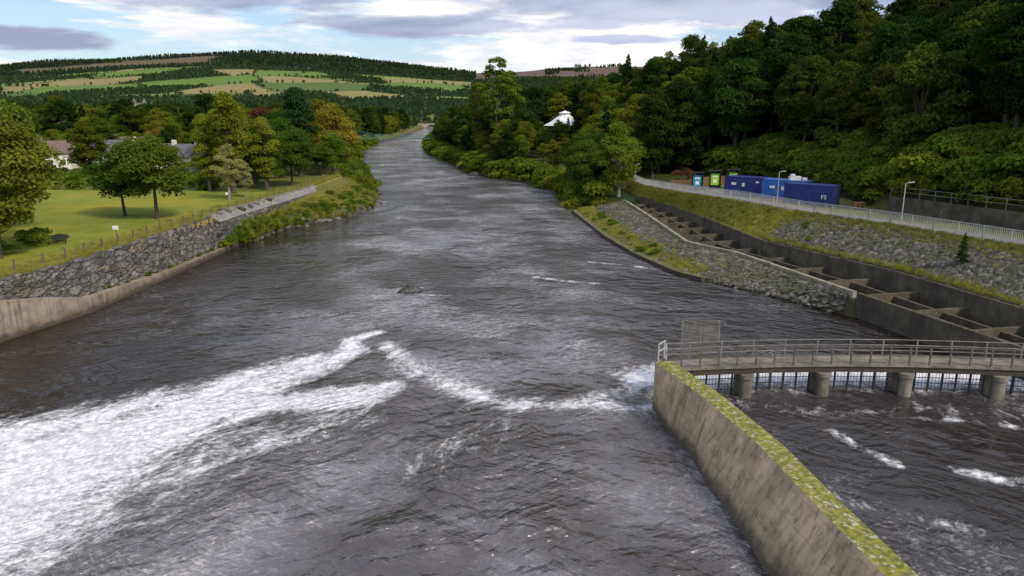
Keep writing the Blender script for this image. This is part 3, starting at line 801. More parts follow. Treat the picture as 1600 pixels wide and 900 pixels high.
# ------------------------------------------------------------------ trees
def cyl_np(p, q, r0, r1, n=7):
    p = np.array(p, float); q = np.array(q, float); d = q-p; d /= np.linalg.norm(d)+1e-9
    up = np.array([0, 0, 1.]) if abs(d[2]) < .9 else np.array([1., 0, 0])
    a = np.cross(d, up); a /= np.linalg.norm(a); b = np.cross(a, d)
    t = np.arange(n)*2*np.pi/n; ring = np.cos(t)[:, None]*a+np.sin(t)[:, None]*b
    V = np.concatenate([p+ring*r0, q+ring*r1]); k = np.arange(n)
    F = np.stack([k, (k+1) % n, n+(k+1) % n, n+k], 1); return V, F
def unit(r, n):
    v = r.normal(size=(n, 3)); return v/np.linalg.norm(v, axis=1)[:, None]
def tree_mesh(name, seed, H, R, base, kind, nl, ls, fmat, bark=None, ncl=45, top=.6, crs=.3):
    r = np.random.default_rng(seed); bark = bark or M_bark
    Vs, Fs, Ms, As = [], [], [], []; off = 0
    def addc(p, q, a, b, n=7):
        nonlocal off
        V, F = cyl_np(p, q, a, b, n); Vs.append(V); Fs.append(F+off); Ms.append(np.zeros(len(F))); As.append(np.zeros(len(V))); off += len(V)
    P_l = []; N_l = []; S_l = []; A_l = []
    tr = H*.018+.05
    if kind == 'broad':
        a = (H-base)/2; cz = base+a
        lean = r.normal(0, .25, 2)
        z0 = np.array([0, 0, -.4]); z1 = np.array([lean[0], lean[1], base+a*.5]); z2 = np.array([lean[0]*1.5, lean[1]*1.5, H-a*.35])
        if base >= 0:
            addc(z0, (0, 0, .5), tr*1.5, tr, 8); addc((0, 0, .5), z1, tr, tr*.6, 8); addc(z1, z2, tr*.6, tr*.12)
        u = unit(r, ncl); f = r.uniform(.35, 1.0, ncl)**.6
        zc = u[:, 2]*f
        rad = np.where(zc > 0, (1-(1-top)*zc), 1-.25*(-zc))
        cx = u[:, 0]*f*R*.82*rad; cy = u[:, 1]*f*R*.82*rad; cc = np.stack([cx, cy, cz+zc*a*.86], 1)
        cr = R*crs*r.uniform(.6, 1.25, ncl)
        for k in range(min(ncl, 16)):
            if base < 0: break
            st = z0+(z1-z0)*(1.0 if cc[k, 2] > z1[2] else max(.55, min(1, (cc[k, 2]-.3*a)/z1[2])))
            st = z1+(z2-z1)*.3*r.random() if cc[k, 2] > z1[2] else st
            mid = (st+cc[k])/2+np.array([0, 0, -.05*H*.3]); addc(st, mid, tr*.35, tr*.2, 5); addc(mid, cc[k], tr*.2, tr*.05, 5)
        per = (nl*(cr**2)/np.sum(cr**2)).astype(int)+3
        tone = r.uniform(0, 1, ncl)
        for k in range(ncl):
            m = per[k]; w = unit(r, m); w[:, 2] = np.where(w[:, 2] < -.35, -w[:, 2], w[:, 2])
            p = cc[k]+w*cr[k]*(r.uniform(.55, 1.12, m)[:, None])*np.array([1.1, 1.1, .72])
            P_l.append(p); nn = w+r.normal(0, .55, (m, 3))+np.array([0, 0, .35]); N_l.append(nn)
            S_l.append(ls*r.uniform(.6, 1.35, m)); A_l.append(np.clip(.15+.6*tone[k]+r.normal(0, .16, m), 0, 1))
    else:
        addc((0, 0, -.4), (0, 0, H*.5), tr, tr*.55, 8); addc((0, 0, H*.5), (0, 0, H*.98), tr*.55, .03, 6)
        nb = ncl*3
        for k in range(nb):
            q = (k+r.random())/nb; z = base+(H-base)*q; br = R*((1-q)**.75)*r.uniform(.65, 1.1)+.15
            th = r.uniform(0, 6.283); m = max(4, int(nl/nb*(br/R*1.6)))
            tt = r.uniform(.12, 1, m)**.7
            dirv = np.array([np.cos(th), np.sin(th), 0]); side = np.array([-np.sin(th), np.cos(th), 0])
            drop = -.28*br*tt**1.5+.12*br*tt
            wv = r.normal(0, .16, m)*br*(1.15-tt)
            p = np.array([0, 0, z])+dirv*br*tt[:, None]+side*wv[:, None]
            p[:, 2] += drop+r.normal(0, .10, m)
            P_l.append(p); nn = np.array([0, 0, 1.])+r.normal(0, .55, (m, 3))+dirv*.4; N_l.append(nn)
            S_l.append(ls*r.uniform(.6, 1.3, m)); A_l.append(np.clip(.2+.5*r.random()+r.normal(0, .15, m), 0, 1))
            if k % 3 == 0: addc((0, 0, z), dirv*br*.8+np.array([0, 0, z-.05*br]), tr*.2, .015, 4)
    p = np.concatenate(P_l); nn = np.concatenate(N_l); s = np.concatenate(S_l); av = np.concatenate(A_l)
    nn /= np.linalg.norm(nn, axis=1)[:, None]+1e-9
    t = np.cross(nn, unit(r, len(p))); t /= np.linalg.norm(t, axis=1)[:, None]+1e-9; b = np.cross(nn, t)
    asp = r.uniform(.5, .9, len(p))[:, None]; s = s[:, None]
    bend = nn*s*.18
    Q = np.stack([p-t*s-bend, p-b*s*asp+bend*.5, p+t*s*r.uniform(.7, 1.2, (len(p), 1))-bend, p+b*s*asp+bend*.5], 1).reshape(-1, 3)
    fi = np.arange(len(p)*4).reshape(-1, 4)+off
    Vs.append(Q); Fs.append(fi); Ms.append(np.ones(len(p))); As.append(np.repeat(av, 4))
    me = mesh_np(name, np.concatenate(Vs), np.concatenate(Fs), [bark, fmat], np.concatenate(Ms))
    a = me.attributes.new('v', 'FLOAT', 'POINT'); arr = np.concatenate(As).astype(np.float32)
    if len(me.vertices) == len(arr): a.data.foreach_set('value', arr)
    return me

T = {}
T['oakA'] = tree_mesh('oak_a', 1, 12, 5.6, 1.7, 'broad', 17000, .16, F_dark, ncl=70, crs=.27)
T['oakB'] = tree_mesh('oak_b', 2, 12, 5.2, 1.2, 'broad', 16000, .16, F_mid, ncl=65, crs=.27)
T['yelA'] = tree_mesh('lime_a', 3, 14, 5.5, .9, 'broad', 17000, .17, F_yel, ncl=80, top=.45, crs=.26)
T['popA'] = tree_mesh('poplar_a', 4, 16, 3.0, 1.4, 'broad', 11000, .16, F_yel, ncl=70, top=.3, crs=.33)
T['orgA'] = tree_mesh('maple_a', 5, 14, 6.2, .8, 'broad', 17000, .18, F_org, ncl=70, crs=.27)
T['copA'] = tree_mesh('beech_a', 6, 15, 5, 2, 'broad', 11000, .2, F_cop, ncl=50)
T['birA'] = tree_mesh('birch_a', 8, 12, 3.6, 2.0, 'broad', 5500, .15, F_pale, M_barkp, ncl=50, top=.4, crs=.24)
T['birG'] = tree_mesh('birch_g', 12, 12, 4.2, 1.2, 'broad', 9000, .16, F_mid, M_barkp, ncl=60, top=.4, crs=.24)
T['spr'] = tree_mesh('spruce_a', 9, 18, 4.0, 1.5, 'spruce', 14000, .22, F_con, ncl=50)
T['airy'] = tree_mesh('tall_a', 13, 25, 5.8, 3, 'broad', 8500, .24, F_mid, M_bark, ncl=90, top=.55, crs=.18)
T['cyp'] = tree_mesh('cypress_a', 11, 16, 3.4, .6, 'broad', 14000, .18, F_con, ncl=70, top=.3, crs=.34)
T['hA'] = tree_mesh('hill_a', 21, 18, 6.2, 1.0, 'broad', 11000, .25, F_hdark, ncl=85, top=.5, crs=.25)
T['hB'] = tree_mesh('hill_b', 22, 16, 6.2, .8, 'broad', 11000, .25, F_hmid, ncl=75, top=.55, crs=.25)
T['hC'] = tree_mesh('hill_c', 23, 20, 5.4, 3.5, 'broad', 9500, .25, F_hdark, ncl=75, top=.4, crs=.26)
T['bush'] = tree_mesh('bush_a', 31, 2.2, 1.5, -.6, 'broad', 1400, .12, F_mid, ncl=16, crs=.42)
T['bushB'] = tree_mesh('bush_b', 32, 1.6, 1.3, -.5, 'broad', 1100, .11, F_yel, ncl=14, crs=.42)
T['bushR'] = tree_mesh('bush_r', 33, 3, 2.2, -.6, 'broad', 1800, .14, F_cop, ncl=16, crs=.42)

def tree(name, key, x, y, sc, rz=None, dz=0):
    obj(name, T[key], (x, y, gz1(x, y)-.1+dz), rz=rng.uniform(0, 6.28) if rz is None else rz, sc=sc)
tree('oak_tree', 'oakA', -43.6, 90, (.98, .98, .90)); tree('oak_tree', 'oakA', -48.6, 92, (.78, .78, .8))
tree('lime_tree', 'yelA', -45.8, 64.5, (1.05, 1.05, 1.04)); tree('lime_tree', 'oakB', -54, 76, (1.1, 1.1, 1.35)); tree('lime_tree', 'oakB', -62, 84, (1.1, 1.1, 1.3))
tree('lime_tree', 'oakB', -66, 98, (1.0, 1.0, 1.1))
tree('poplar_tree', 'popA', -44.8, 119, 1.08); tree('poplar_tree', 'popA', -49.5, 121, .85); tree('poplar_tree', 'popA', -47, 128, 1.0); tree('poplar_tree', 'popA', -41.2, 124, .82)
tree('birch_tree', 'birA', -42.2, 110, .72); tree('birch_tree', 'birA', -40.8, 113, .5)
tree('oak_tree', 'oakB', -42.2, 128, .9); tree('oak_tree', 'oakA', -38.9, 131, .9); tree('oak_tree', 'oakB', -47, 136, 1.0)
tree('cypress_tree', 'cyp', -42.8, 150, 1.2); tree('copper_beech_tree', 'copA', -54, 168, 1.0)
tree('maple_tree', 'orgA', -38.5, 160, 1.05); tree('maple_tree', 'orgA', -43.5, 172, 1.12); tree('oak_tree', 'oakB', -36.8, 152, .75)
tree('lime_tree', 'oakB', -58, 148, 1.1); tree('poplar_tree', 'popA', -54, 139, .9); tree('oak_tree', 'oakA', -50, 158, 1.2); tree('oak_tree', 'oakB', -62, 158, 1.15); tree('oak_tree', 'oakA', -46, 145, 1.05)
tree('oak_tree', 'oakB', -73, 152, .7)
tree('birch_tree', 'birG', 19.4, 134, 1.15); tree('birch_tree', 'birG', 21.5, 141, 1.0)
tree('oak_tree', 'oakA', 13.6, 146, (.8, .8, 1.0)); tree('oak_tree', 'oakB', 14.5, 158, 1.0); tree('oak_tree', 'oakA', 17, 152, 1.0)
tree('tall_ash_tree', 'airy', -4.5, 232, 1.22); tree('tall_ash_tree', 'airy', -10.5, 242, 1.0); tree('tall_ash_tree', 'airy', -1.0, 240, 1.05)
tree('red_leaved_shrub', 'bushR', 29.5, 128, 1.0)
tree('small_spruce_tree', 'spr', 38.0, 61.0, .15, dz=.1)
hill_c = proto('hillside_tree_forms', [obj('form_a', T['hA'], link=False), obj('form_b', T['hB'], link=False), obj('form_c', T['hC'], link=False), obj('form_d', T['yelA'], link=False), obj('form_e', T['spr'], link=False), obj('form_f', T['oakB'], link=False), obj('form_g', T['orgA'], link=False)])
pts = []; sc = []; idx = []
def put(x, y, s, k): pts.append((x, y, gz1(x, y)-.3)); sc.append(s); idx.append(k)
for gx in np.arange(-90, 260, 6.2):
    for gy in np.arange(45, 620, 6.2):
        x = gx+rng.uniform(-2.4, 2.4); y = gy+rng.uniform(-2.4, 2.4)
        W = float(W_(y)); d = x-W; R = float(R_(y))
        if y < 140:
            if d < (6.5 if y > 90 else 9.0): continue
        elif x < R+np.interp(y, [140, 200, 350], [7.0, 5.5, 5.0]): continue
        if y < 165 and x < 24: continue
        if x/y > 1.25: continue
        if d > 150 and rng.random() < .5: continue
        if math.hypot(x-17, y-243) < 11.5: continue
        s = rng.uniform(.72, 1.12)
        # lower growth on the terrace between the pavilion and the river
        lo = .035*y < x < .108*y
        if lo and y < 243: s = min(s, .40 if y > 200 else (.45 if y > 165 else .5))
        elif y > 180: s *= np.interp(x-R, [4, 25], [.68, .9])
        if d < 22 and y < 140: s *= .9
        k = rng.choice(7, p=[.34, .24, .24, .04, .08, .06, .0]) if y < 170 else rng.choice(7, p=[.22, .32, .08, .12, .06, .20, .0])
        put(x, y, s, k)
n = len(pts); sc = np.array(sc)
scatter('hillside_woodland', pts, rng.uniform(0, 6.28, n), np.stack([sc, sc, sc*rng.uniform(.9, 1.15, n)], 1), idx, hill_c)
pts = []; sc = []; idx = []
houses_xy = [(-104, 166), (-93, 176), (-82, 172), (-118, 178), (-130, 168), (-100, 200)]
for gx in np.arange(-520, -30, 7.6):
    for gy in np.arange(150, 640, 7.6):
        x = gx+rng.uniform(-3.5, 3.5); y = gy+rng.uniform(-3.5, 3.5)
        if y < 172 and (x > -74 or rng.random() < .6): continue
        if x > float(L_(y))-5: continue
        if x/y < -.95: continue
        bad = False
        for hx_, hy_ in houses_xy:
            if math.hypot(x-hx_, y-hy_) < 8.0: bad = True
            t = y/hy_
            if y < hy_ and y > hy_-45 and abs(x-hx_*t) < 5: bad = True
        if bad: continue
        put(x, y, rng.uniform(.42, .8) if y < 215 else (rng.uniform(.65, 1.0) if y < 400 else rng.uniform(.7, 1.0)), rng.choice(7, p=[.18, .34, .05, .13, .08, .2, .02]))
n = len(pts); sc = np.array(sc)
scatter('riverside_woodland', pts, rng.uniform(0, 6.28, n), sc, idx, hill_c)
bush_c = proto('bush_forms', [obj('bush_form_a', T['bush'], link=False), obj('bush_form_b', T['bushB'], link=False)])
pts = []; sc = []; idx = []
for _ in range(300):
    y = rng.uniform(95, 165); t = rng.beta(1.4, 1.6); x = float(L_(y)+(M_(y)-L_(y))*(.05+t*.66)); put(x, y, rng.uniform(.3, .75), rng.integers(0, 2))
for _ in range(14):
    y = rng.uniform(90, 97); x = float(L_(y))-rng.uniform(.1, .5); pts.append((x, y, .55)); sc.append(rng.uniform(.4, .75)); idx.append(int(rng.integers(0, 2)))
for _ in range(300):
    y = rng.uniform(160, 420); x = float(L_(y))-rng.uniform(0, 5); put(x, y, rng.uniform(.7, 2.0), rng.integers(0, 2))
for _ in range(700):
    y = rng.uniform(132, 600); x = float(R_(y))+rng.uniform(.2, 6); put(x, y, rng.uniform(.8, 2.3), rng.choice(2, p=[.75, .25]))
for _ in range(40):
    y = rng.uniform(84, 128); x = float(R_(y)+(O_(y)-R_(y))*rng.uniform(.05, .5)); put(x, y, rng.uniform(.15, .55), rng.integers(0, 2))
for _ in range(80):
    y = rng.uniform(58, 125); x = float(I_(y)+(P_(y)-I_(y))*rng.uniform(.1, .9)); put(x, y, rng.uniform(.12, .35), rng.integers(0, 2))
for _ in range(300):
    y = rng.uniform(60, 145); x = float(W_(y))+rng.uniform(1.5, 12); put(x, y, rng.uniform(.7, 2.2), rng.choice(2, p=[.92, .08]))
for _ in range(50):
    y = rng.uniform(66, 98); x = float(L_(y))-.8+rng.uniform(-.1, .3); z = float(ctop_(y))
    pts.append((x, y, z-.1)); sc.append(rng.uniform(.1, .28)); idx.append(int(rng.integers(0, 2)))
for _ in range(60):
    y = rng.uniform(58, 75); x = -44-rng.uniform(0, 8)-(y-58)*.1
    if rng.random() < .35: put(x, y, rng.uniform(.4, .9), 0)
for _ in range(260):
    y = rng.uniform(121, 150); x = rng.uniform(-135, -49); put(x, y, rng.uniform(.5, 1.1), rng.choice(2, p=[.8, .2]))
n = len(pts); sc = np.array(sc)
scatter('bank_shrubs', pts, rng.uniform(0, 6.28, n), sc, idx, bush_c)
def tuft(name, seed):
    r = np.random.default_rng(seed); m = 60
    b = r.normal(0, .16, (m, 3)); b[:, 2] = 0
    tip = b+np.stack([r.normal(0, .16, m), r.normal(0, .16, m), r.uniform(.2, .5, m)], 1)
    w = unit(r, m)*.018; w[:, 2] = 0
    V = np.stack([b-w, b+w, tip], 1).reshape(-1, 3); F = np.arange(m*3).reshape(-1, 3)
    me = mesh_np(name, V, F, [F_grass]); a = me.attributes.new('v', 'FLOAT', 'POINT'); a.data.foreach_set('value', np.repeat(r.uniform(0, 1, m), 3).astype(np.float32)); return me
gr_c = proto('grass_forms', [obj('tuft_form_a', tuft('tuft_a', 1), link=False), obj('tuft_form_b', tuft('tuft_b', 2), link=False)])
pts = []; sc = []; idx = []
for _ in range(4200):
    y = rng.uniform(82, 140); x = float(I_(y)+(P_(y)-I_(y))*rng.uniform(.08, .98)); put(x, y, rng.uniform(.4, .9), rng.integers(0, 2))
for _ in range(7000):
    y = rng.uniform(45, 165); x = float(M_(y))-abs(rng.normal(0, 1.3))-.5; put(x, y, rng.uniform(.5, 1.2), rng.integers(0, 2))
for _ in range(3500):
    y = rng.uniform(97, 165); x = float(L_(y)+(M_(y)-L_(y))*rng.uniform(.1, .75)); put(x, y, rng.uniform(.7, 1.6), rng.integers(0, 2))
for _ in range(1700):
    y = rng.uniform(76, 130); x = float(R_(y))+rng.uniform(0, 1.6)+abs(rng.normal(0, 1.3)); put(x, y, rng.uniform(.4, 1.0), rng.integers(0, 2))
for _ in range(1500):
    y = rng.uniform(45, 84); x = float(I_(y)+(P_(y)-I_(y))*(1-abs(rng.normal(0, .15)))); put(x, y, rng.uniform(.4, .9), rng.integers(0, 2))
for _ in range(900):
    y = rng.uniform(40, 84); x = float(I_(y)+.4+abs(rng.normal(0, .3))); put(x, y, rng.uniform(.4, .9), rng.integers(0, 2))
n = len(pts); pts = np.array(pts); pts[:, 2] += .28
scatter('rough_grass', pts, rng.uniform(0, 6.28, n), np.array(sc), idx, gr_c)

fA = [tree_mesh('far_a', 41, 12, 5.2, .5, 'broad', 420, .95, F_farA, ncl=14, crs=.4), tree_mesh('far_b', 42, 11, 5.5, .5, 'broad', 420, .95, F_farA, ncl=14, crs=.4), tree_mesh('far_c', 43, 11, 5, .5, 'broad', 420, .95, F_farC, ncl=14, crs=.4), tree_mesh('far_d', 44, 14, 3.6, .5, 'spruce', 420, .9, F_farB, ncl=10)]
far_c = proto('distant_tree_forms', [obj('far_form_%s' % 'abcd'[k], m, link=False) for k, m in enumerate(fA)])
def grid_pts(y0, y1, st, smin, smax, jit=.42):
    ys = np.arange(y0, y1, st); out = []
    for y in ys:
        xs = np.arange(smin*y, smax*y, st); out.append(np.stack([xs+rng.uniform(-jit, jit, len(xs))*st, y+rng.uniform(-jit, jit, len(xs))*st], 1))
    return np.concatenate(out)
A = grid_pts(620, 1700, 13.5, -.82, .45)
B = grid_pts(1700, 3400, 15, -.8, .2)
Cc = grid_pts(3400, 5000, 22, -.8, .3)
def height(A): return gz(A[:, 0], A[:, 1])
keepA = ~((A[:, 0] > L_(A[:, 1])-6) & (A[:, 0] < R_(A[:, 1])+6) & (A[:, 1] < 900))
clear = (wob(A[:, 0], A[:, 1], 70) > .6); keepA &= ~clear
ftb, fdb = fields(B[:, 0], B[:, 1]); keepB = (ftb == 0) | ((fdb < 8) & (rng.random(len(fdb)) < .7))
pxc = 800+1150*Cc[:, 0]/Cc[:, 1]
keepC = (pxc < 745) & ~((Cc[:, 1] < 4300) & (wob(Cc[:, 0], Cc[:, 1], 330) > .4) & (pxc > 60) & (pxc < 620))
keepC |= (pxc > 850) & (wob(Cc[:, 0], Cc[:, 1], 200) > .3)
allp = np.concatenate([A[keepA], B[keepB], Cc[keepC]])
zz = height(allp)-.5
sA = np.concatenate([rng.uniform(.7, 1.1, keepA.sum()), rng.uniform(.5, .9, keepB.sum()), rng.uniform(1.0, 1.5, keepC.sum())])
idx = np.concatenate([rng.choice(4, keepA.sum(), p=[.36, .36, .14, .14]), rng.choice(4, keepB.sum(), p=[.42, .32, .08, .18]), rng.choice(4, keepC.sum(), p=[.3, .0, .0, .7])])
n = len(allp)
scatter('distant_woodland', np.column_stack([allp, zz]), rng.uniform(0, 6.28, n), sA, idx, far_c)

# ------------------------------------------------------------------ houses
def house(name, x, y, w, d, hw, hr, rz, wm, rm, storeys=1, z=None):
    z = gz1(x, y) if z is None else z
    e = empty(name, (x, y, z), rz)
    mb = MB(); a, b = w/2, d/2
    vs = [(-a, -b, -1), (a, -b, -1), (a, b, -1), (-a, b, -1), (-a, -b, hw), (a, -b, hw), (a, b, hw), (-a, b, hw), (-a, 0, hw+hr), (a, 0, hw+hr)]
    mb.add(vs, [(0, 1, 5, 4), (1, 2, 6, 9, 5), (2, 3, 7, 6), (3, 0, 4, 8, 7)]); mb.obj('walls', [wm], parent=e)
    mb = MB()
    for s in (-1, 1):
        p0 = Vector((0, s*(b+.4), hw-.4*hr/b)); p1 = Vector((0, 0, hw+hr+.08))
        t = .16
        q = [Vector((-a-.35, 0, 0)), Vector((a+.35, 0, 0))]
        vs = [p0+q[0], p0+q[1], p1+q[1], p1+q[0]]; vs += [v+Vector((0, 0, t)) for v in vs]
        mb.add(vs, [(0, 1, 2, 3), (7, 6, 5, 4), (0, 4, 5, 1), (1, 5, 6, 2), (3, 7, 4, 0)])
    mb.obj('roof', [rm], parent=e)
    mb = MB(); wb = MB()
    nwin = max(2, int(w/2.6))
    for s_ in range(storeys):
        zc = 1.5+2.7*s_
        for k in range(nwin):
            xx = -a+w*(k+.5)/nwin
            for sg in (-1, 1):
                wb.box((xx, sg*(b+.01), zc), (1.25, .06, 1.3)); mb.box((xx, sg*(b+.045), zc), (1.05, .03, 1.1))
        for sg in (-1, 1): wb.box((sg*(a+.01), 0, zc), (.06, 1.2, 1.3)); mb.box((sg*(a+.045), 0, zc), (.03, 1.0, 1.1))
    wb.obj('window_frames', [M_white], parent=e); mb.obj('windows', [M_glass], parent=e)
    mb = MB(); mb.box((w*.16, -b-.02, 1.0), (.95, .06, 2.0)); mb.obj('door', [M_dark], parent=e)
    mb = MB()
    for s in (-1, 1): mb.box((s*(a-.5), 0, hw+hr+.35), (.6, .9, 1.3))
    mb.obj('chimney', [wm], parent=e)
    return e
house('white_bungalow', -104, 166, 12, 8, 3.6, 2.2, .3, M_harl, M_tile)
house('white_bungalow', -93, 176, 11, 8, 3.6, 2.2, -.2, M_harl, M_slate)
house('white_bungalow', -82, 172, 9, 7, 3.2, 2.0, .6, M_harl, M_tile)
house('white_bungalow', -118, 178, 12, 8, 3.4, 2.4, .1, M_harl, M_slate)
house('white_bungalow', -130, 168, 12, 8, 3, 2.4, .5, M_harl, M_tile)
house('white_bungalow', -100, 200, 12, 8, 3.2, 2.6, .0, M_harl, M_tile)
house('white_bungalow', -71, 163, 7, 7, 3.4, 2.2, -.3, M_harl, M_slate)
house('white_house', -168, 640, 10, 8, 8, 3, .2, M_harl, M_slate, 2, z=gz1(-168, 640)+3)
hx, hy = -370, 760
e = house('sandstone_hotel', hx, hy, 18, 12, 8, 5, .25, M_sandst, M_slate, 3, z=gz1(hx, hy)+6)
mb = MB()
for sx in (-6, 3):
    mb.box((sx, -6.5, 6.5), (3.6, 3.6, 13))
    mb.add([(sx-2.1, -8.6, 13), (sx+2.1, -8.6, 13), (sx+2.1, -4.4, 13), (sx-2.1, -4.4, 13), (sx, -6.5, 18.5)], [(0, 1, 4), (1, 2, 4), (2, 3, 4), (3, 0, 4), (3, 2, 1, 0)], 1)
mb.obj('turrets', [M_sandst, M_slate], parent=e)

tx, ty = 17.0, 243.0; tz = 9.6
e = empty('theatre_pavilion', (tx, ty, tz)); e.scale = (1.15, 1.15, 1.05)
mb = MB()
n = 8
def ring(r, z, rot=.2): return [(r*math.cos(2*math.pi*k/n+rot), r*math.sin(2*math.pi*k/n+rot), z) for k in range(n)]
prof = [(6.2, 3.0), (4.2, 4.1), (2.6, 5.3), (1.5, 6.2), (1.5, 6.7)]
vs = []; fs = []
for r_, z_ in prof: vs += ring(r_, z_)
for j in range(len(prof)-1):
    for k in range(n): fs.append((j*n+k, j*n+(k+1) % n, (j+1)*n+(k+1) % n, (j+1)*n+k))
fs.append(tuple(range((len(prof)-1)*n, len(prof)*n)))
mb.add(vs, fs)
b0 = ring(1.9, 6.7); mb.add(b0+[(0, 0, 7.5)], [(k, (k+1) % n, n) for k in range(n)]+[tuple(range(n-1, -1, -1))])
mb.obj('roof', [M_fabric], parent=e)
mb = MB(); vs = ring(5.3, -6)+ring(5.3, 2.95); mb.add(vs, [(k, (k+1) % n, n+(k+1) % n, n+k) for k in range(n)]); mb.obj('walls', [M_glass], parent=e)
mb = MB()
for k in range(n):
    a = ring(5.45, 0)[k]; mb.beam((a[0], a[1], -6), (a[0], a[1], 3.0), .3)
    b = ring(5.45, 0)[(k+1) % n]
    for f in (.33, .66): mb.beam((a[0]+(b[0]-a[0])*f, a[1]+(b[1]-a[1])*f, 0), (a[0]+(b[0]-a[0])*f, a[1]+(b[1]-a[1])*f, 2.9), .14)
    for z in (.1, 1.1, 2.9): mb.beam((a[0], a[1], z), (b[0], b[1], z), .18)
mb.obj('frame', [M_galvL], parent=e)
mb = MB(); vs = ring(7.2, -.2)+ring(7.2, .1); mb.add(vs, [(k, (k+1) % n, n+(k+1) % n, n+k) for k in range(n)]+[tuple(range(n, 2*n)), tuple(range(n-1, -1, -1))]); mb.obj('terrace', [M_post], parent=e)
mb = MB(); mb.box((5.5, 7, -1), (7, 6, 7)); mb.obj('rear_hall', [M_harl], parent=e)

e = empty('suspension_footbridge')
by = 352; xl, xr = -77, -34; zd = 4.9
mb = MB(); mb.box(((xl+xr)/2, by, zd), (xr-xl+14, 1.6, .3))
for s in (-.75, .75): mb.box(((xl+xr)/2, by+s, zd+1.15), (xr-xl+14, .07, .07))
for x in np.arange(xl-7, xr+7, 1.4):
    for s in (-.75, .75): mb.beam((x, by+s, zd), (x, by+s, zd+1.15), .05)
mb.obj('deck', [M_green], parent=e)
mb = MB()
for x in (xl, xr):
    for s in (-1, 1): mb.beam((x, by+s, -.5), (x, by+s*.8, zd+5.2), .35)
    for z in (zd+2.6, zd+5.0): mb.beam((x, by-1, z), (x, by+1, z), .25)
mb.obj('towers', [M_green], parent=e)
mb = MB()
for s in (-.85, .85):
    prev = None
    for k in range(25):
        t = k/24; x = xl+(xr-xl)*t; z = zd+1.4+3.7*(2*t-1)**2
        if prev: mb.beam(prev, (x, by+s, z), .1)
        mb.beam((x, by+s, zd), (x, by+s, z), .04); prev = (x, by+s, z)
    mb.beam((xl, by+s, zd+5.1), (xl-11, by+s, zd-.5), .1); mb.beam((xr, by+s, zd+5.1), (xr+11, by+s, zd-.5), .1)
mb.obj('cables', [M_green], parent=e)

mb = MB(); y0, y1 = 788, 794
xa = np.linspace(-104, -64, 61); zt = 5.4
def under(x):
    for c in (-97, -84, -71):
        if abs(x-c) < 5.6: return 4.2*math.sqrt(max(0, 1-((x-c)/5.6)**2))-.2
    return -1.5
for a, b in zip(xa[:-1], xa[1:]):
    ua, ub = under(a), under(b)
    mb.add([(a, y0, ua), (b, y0, ub), (b, y0, zt), (a, y0, zt), (a, y1, ua), (b, y1, ub), (b, y1, zt), (a, y1, zt)], [(0, 1, 2, 3), (7, 6, 5, 4), (3, 2, 6, 7), (4, 5, 1, 0)])
mb.box((-84, y0-.1, zt+.1), (42, .5, .25))
mb.obj('stone_road_bridge', [M_bridge])

# ------------------------------------------------------------------ world, sun, camera
SUN_EL, SUN_AZ = math.radians(42), math.radians(135)
w = D.worlds.new('World'); scene.world = w; w.use_nodes = True
t = w.node_tree; t.nodes.clear(); N = NT(t)
sky = N.n('ShaderNodeTexSky', sky_type='NISHITA', sun_disc=False, sun_elevation=SUN_EL, sun_rotation=SUN_AZ, altitude=100, air_density=1.0, dust_density=1.0).outputs[0]
gen = N.n('ShaderNodeTexCoord').outputs['Generated']
sx, sy, sz = N.n('ShaderNodeSeparateXYZ', {0: gen}).outputs
az = N.math('ARCTAN2', sx, sy); el = N.math('ARCSINE', sz)
n1 = N.noise(N.mapping(gen, (2.6, 2.6, 13)), 1.6, 9, .58, .3)
n2 = N.noise(N.mapping(gen, (5, 5, 30)), 2.0, 8, .6, .2)
n3 = N.noise(N.mapping(gen, (1.5, 1.5, 3.5)), 1.7, 8, .58)
cover = N.ss(N.math('ADD', n1, N.ss(el, .05, .10, .05, 0.0)), .45, .57)
white = N.mix(N.ss(n2, .35, .65), (9.4, 9.1, 8.6), (6.7, 6.9, 7.6))
blobs = None
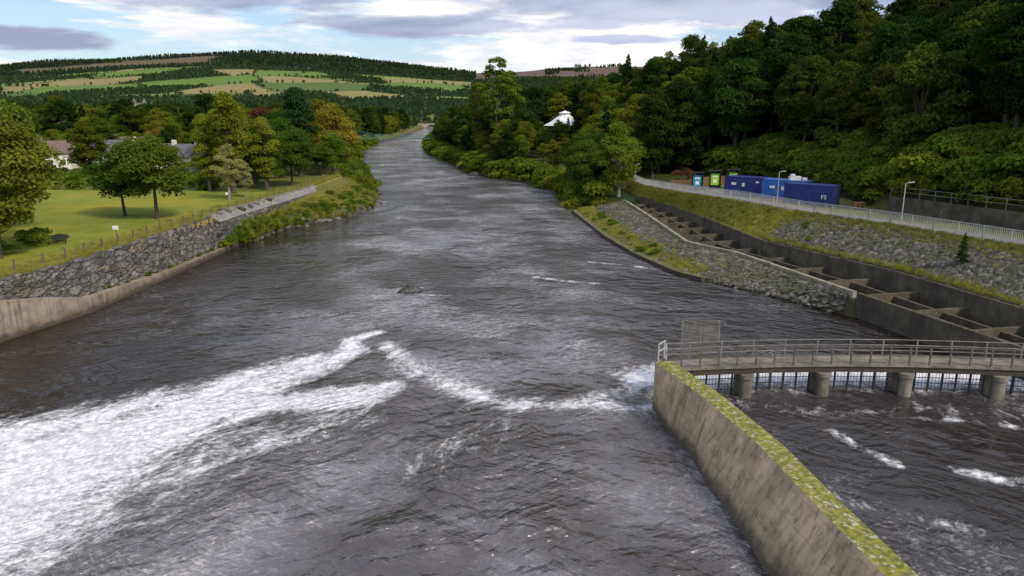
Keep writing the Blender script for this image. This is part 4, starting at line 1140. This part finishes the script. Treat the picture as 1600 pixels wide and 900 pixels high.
for a0, e0, wa, we, s in [(-.40, .150, .27, .034, 1), (-.12, .106, .16, .014, 1), (.22, .135, .30, .034, 1), (-.62, .080, .14, .018, 1), (.0, .165, .5, .024, 1), (.14, .090, .06, .007, .8)]:
    q1 = N.math('POWER', N.math('DIVIDE', N.math('SUBTRACT', az, a0), wa), 2); q2 = N.math('POWER', N.math('DIVIDE', N.math('SUBTRACT', el, e0), we), 2)
    q = N.math('MULTIPLY', N.math('SUBTRACT', 1.0, N.math('ADD', q1, q2)), s)
    blobs = q if blobs is None else N.math('MAXIMUM', blobs, q)
blobs = N.math('MAXIMUM', blobs, -1.2)
dm = N.ss(N.math('ADD', blobs, N.math('MULTIPLY', N.math('SUBTRACT', n2, .5), 2.8)), -.25, .55)
dm2 = N.math('MULTIPLY', N.ss(n3, .48, .62, 0, .5), N.ss(el, .17, .30))
dark = N.math('MAXIMUM', dm, dm2, clamp=True)
greyc = N.mix(N.ss(n1, .35, .65), (2.7, 2.95, 4.3), (4.8, 5.1, 6.8))
base = N.mix(cover, N.mix(.3, sky, (4.2, 6.6, 10.2)), white)
base = N.mix(N.math('MULTIPLY', dark, .92), base, greyc)
bg = N.n('ShaderNodeBackground', {'Color': base, 'Strength': .125}).outputs[0]
o = N.n('ShaderNodeOutputWorld'); t.links.new(bg, o.inputs[0])

sl = D.lights.new('sun', 'SUN'); sl.energy = 3.3; sl.angle = math.radians(8); sl.color = (1, .91, .76)
so = D.objects.new('sun', sl); col.objects.link(so)
dv = Vector((math.sin(SUN_AZ)*math.cos(SUN_EL), math.cos(SUN_AZ)*math.cos(SUN_EL), math.sin(SUN_EL)))
so.rotation_euler = dv.to_track_quat('Z', 'Y').to_euler(); so.location = (0, 0, 80)

cam = D.cameras.new('camera'); co = D.objects.new('camera', cam); col.objects.link(co)
cam.sensor_width = 36; cam.lens = 25.875; cam.clip_end = 20000; cam.clip_start = .3
co.location = (0, 0, 17); co.rotation_euler = (math.radians(90-13.45), 0, 0)
scene.camera = co
scene.view_settings.view_transform = 'Standard'; scene.view_settings.look = 'None'; scene.view_settings.exposure = 0
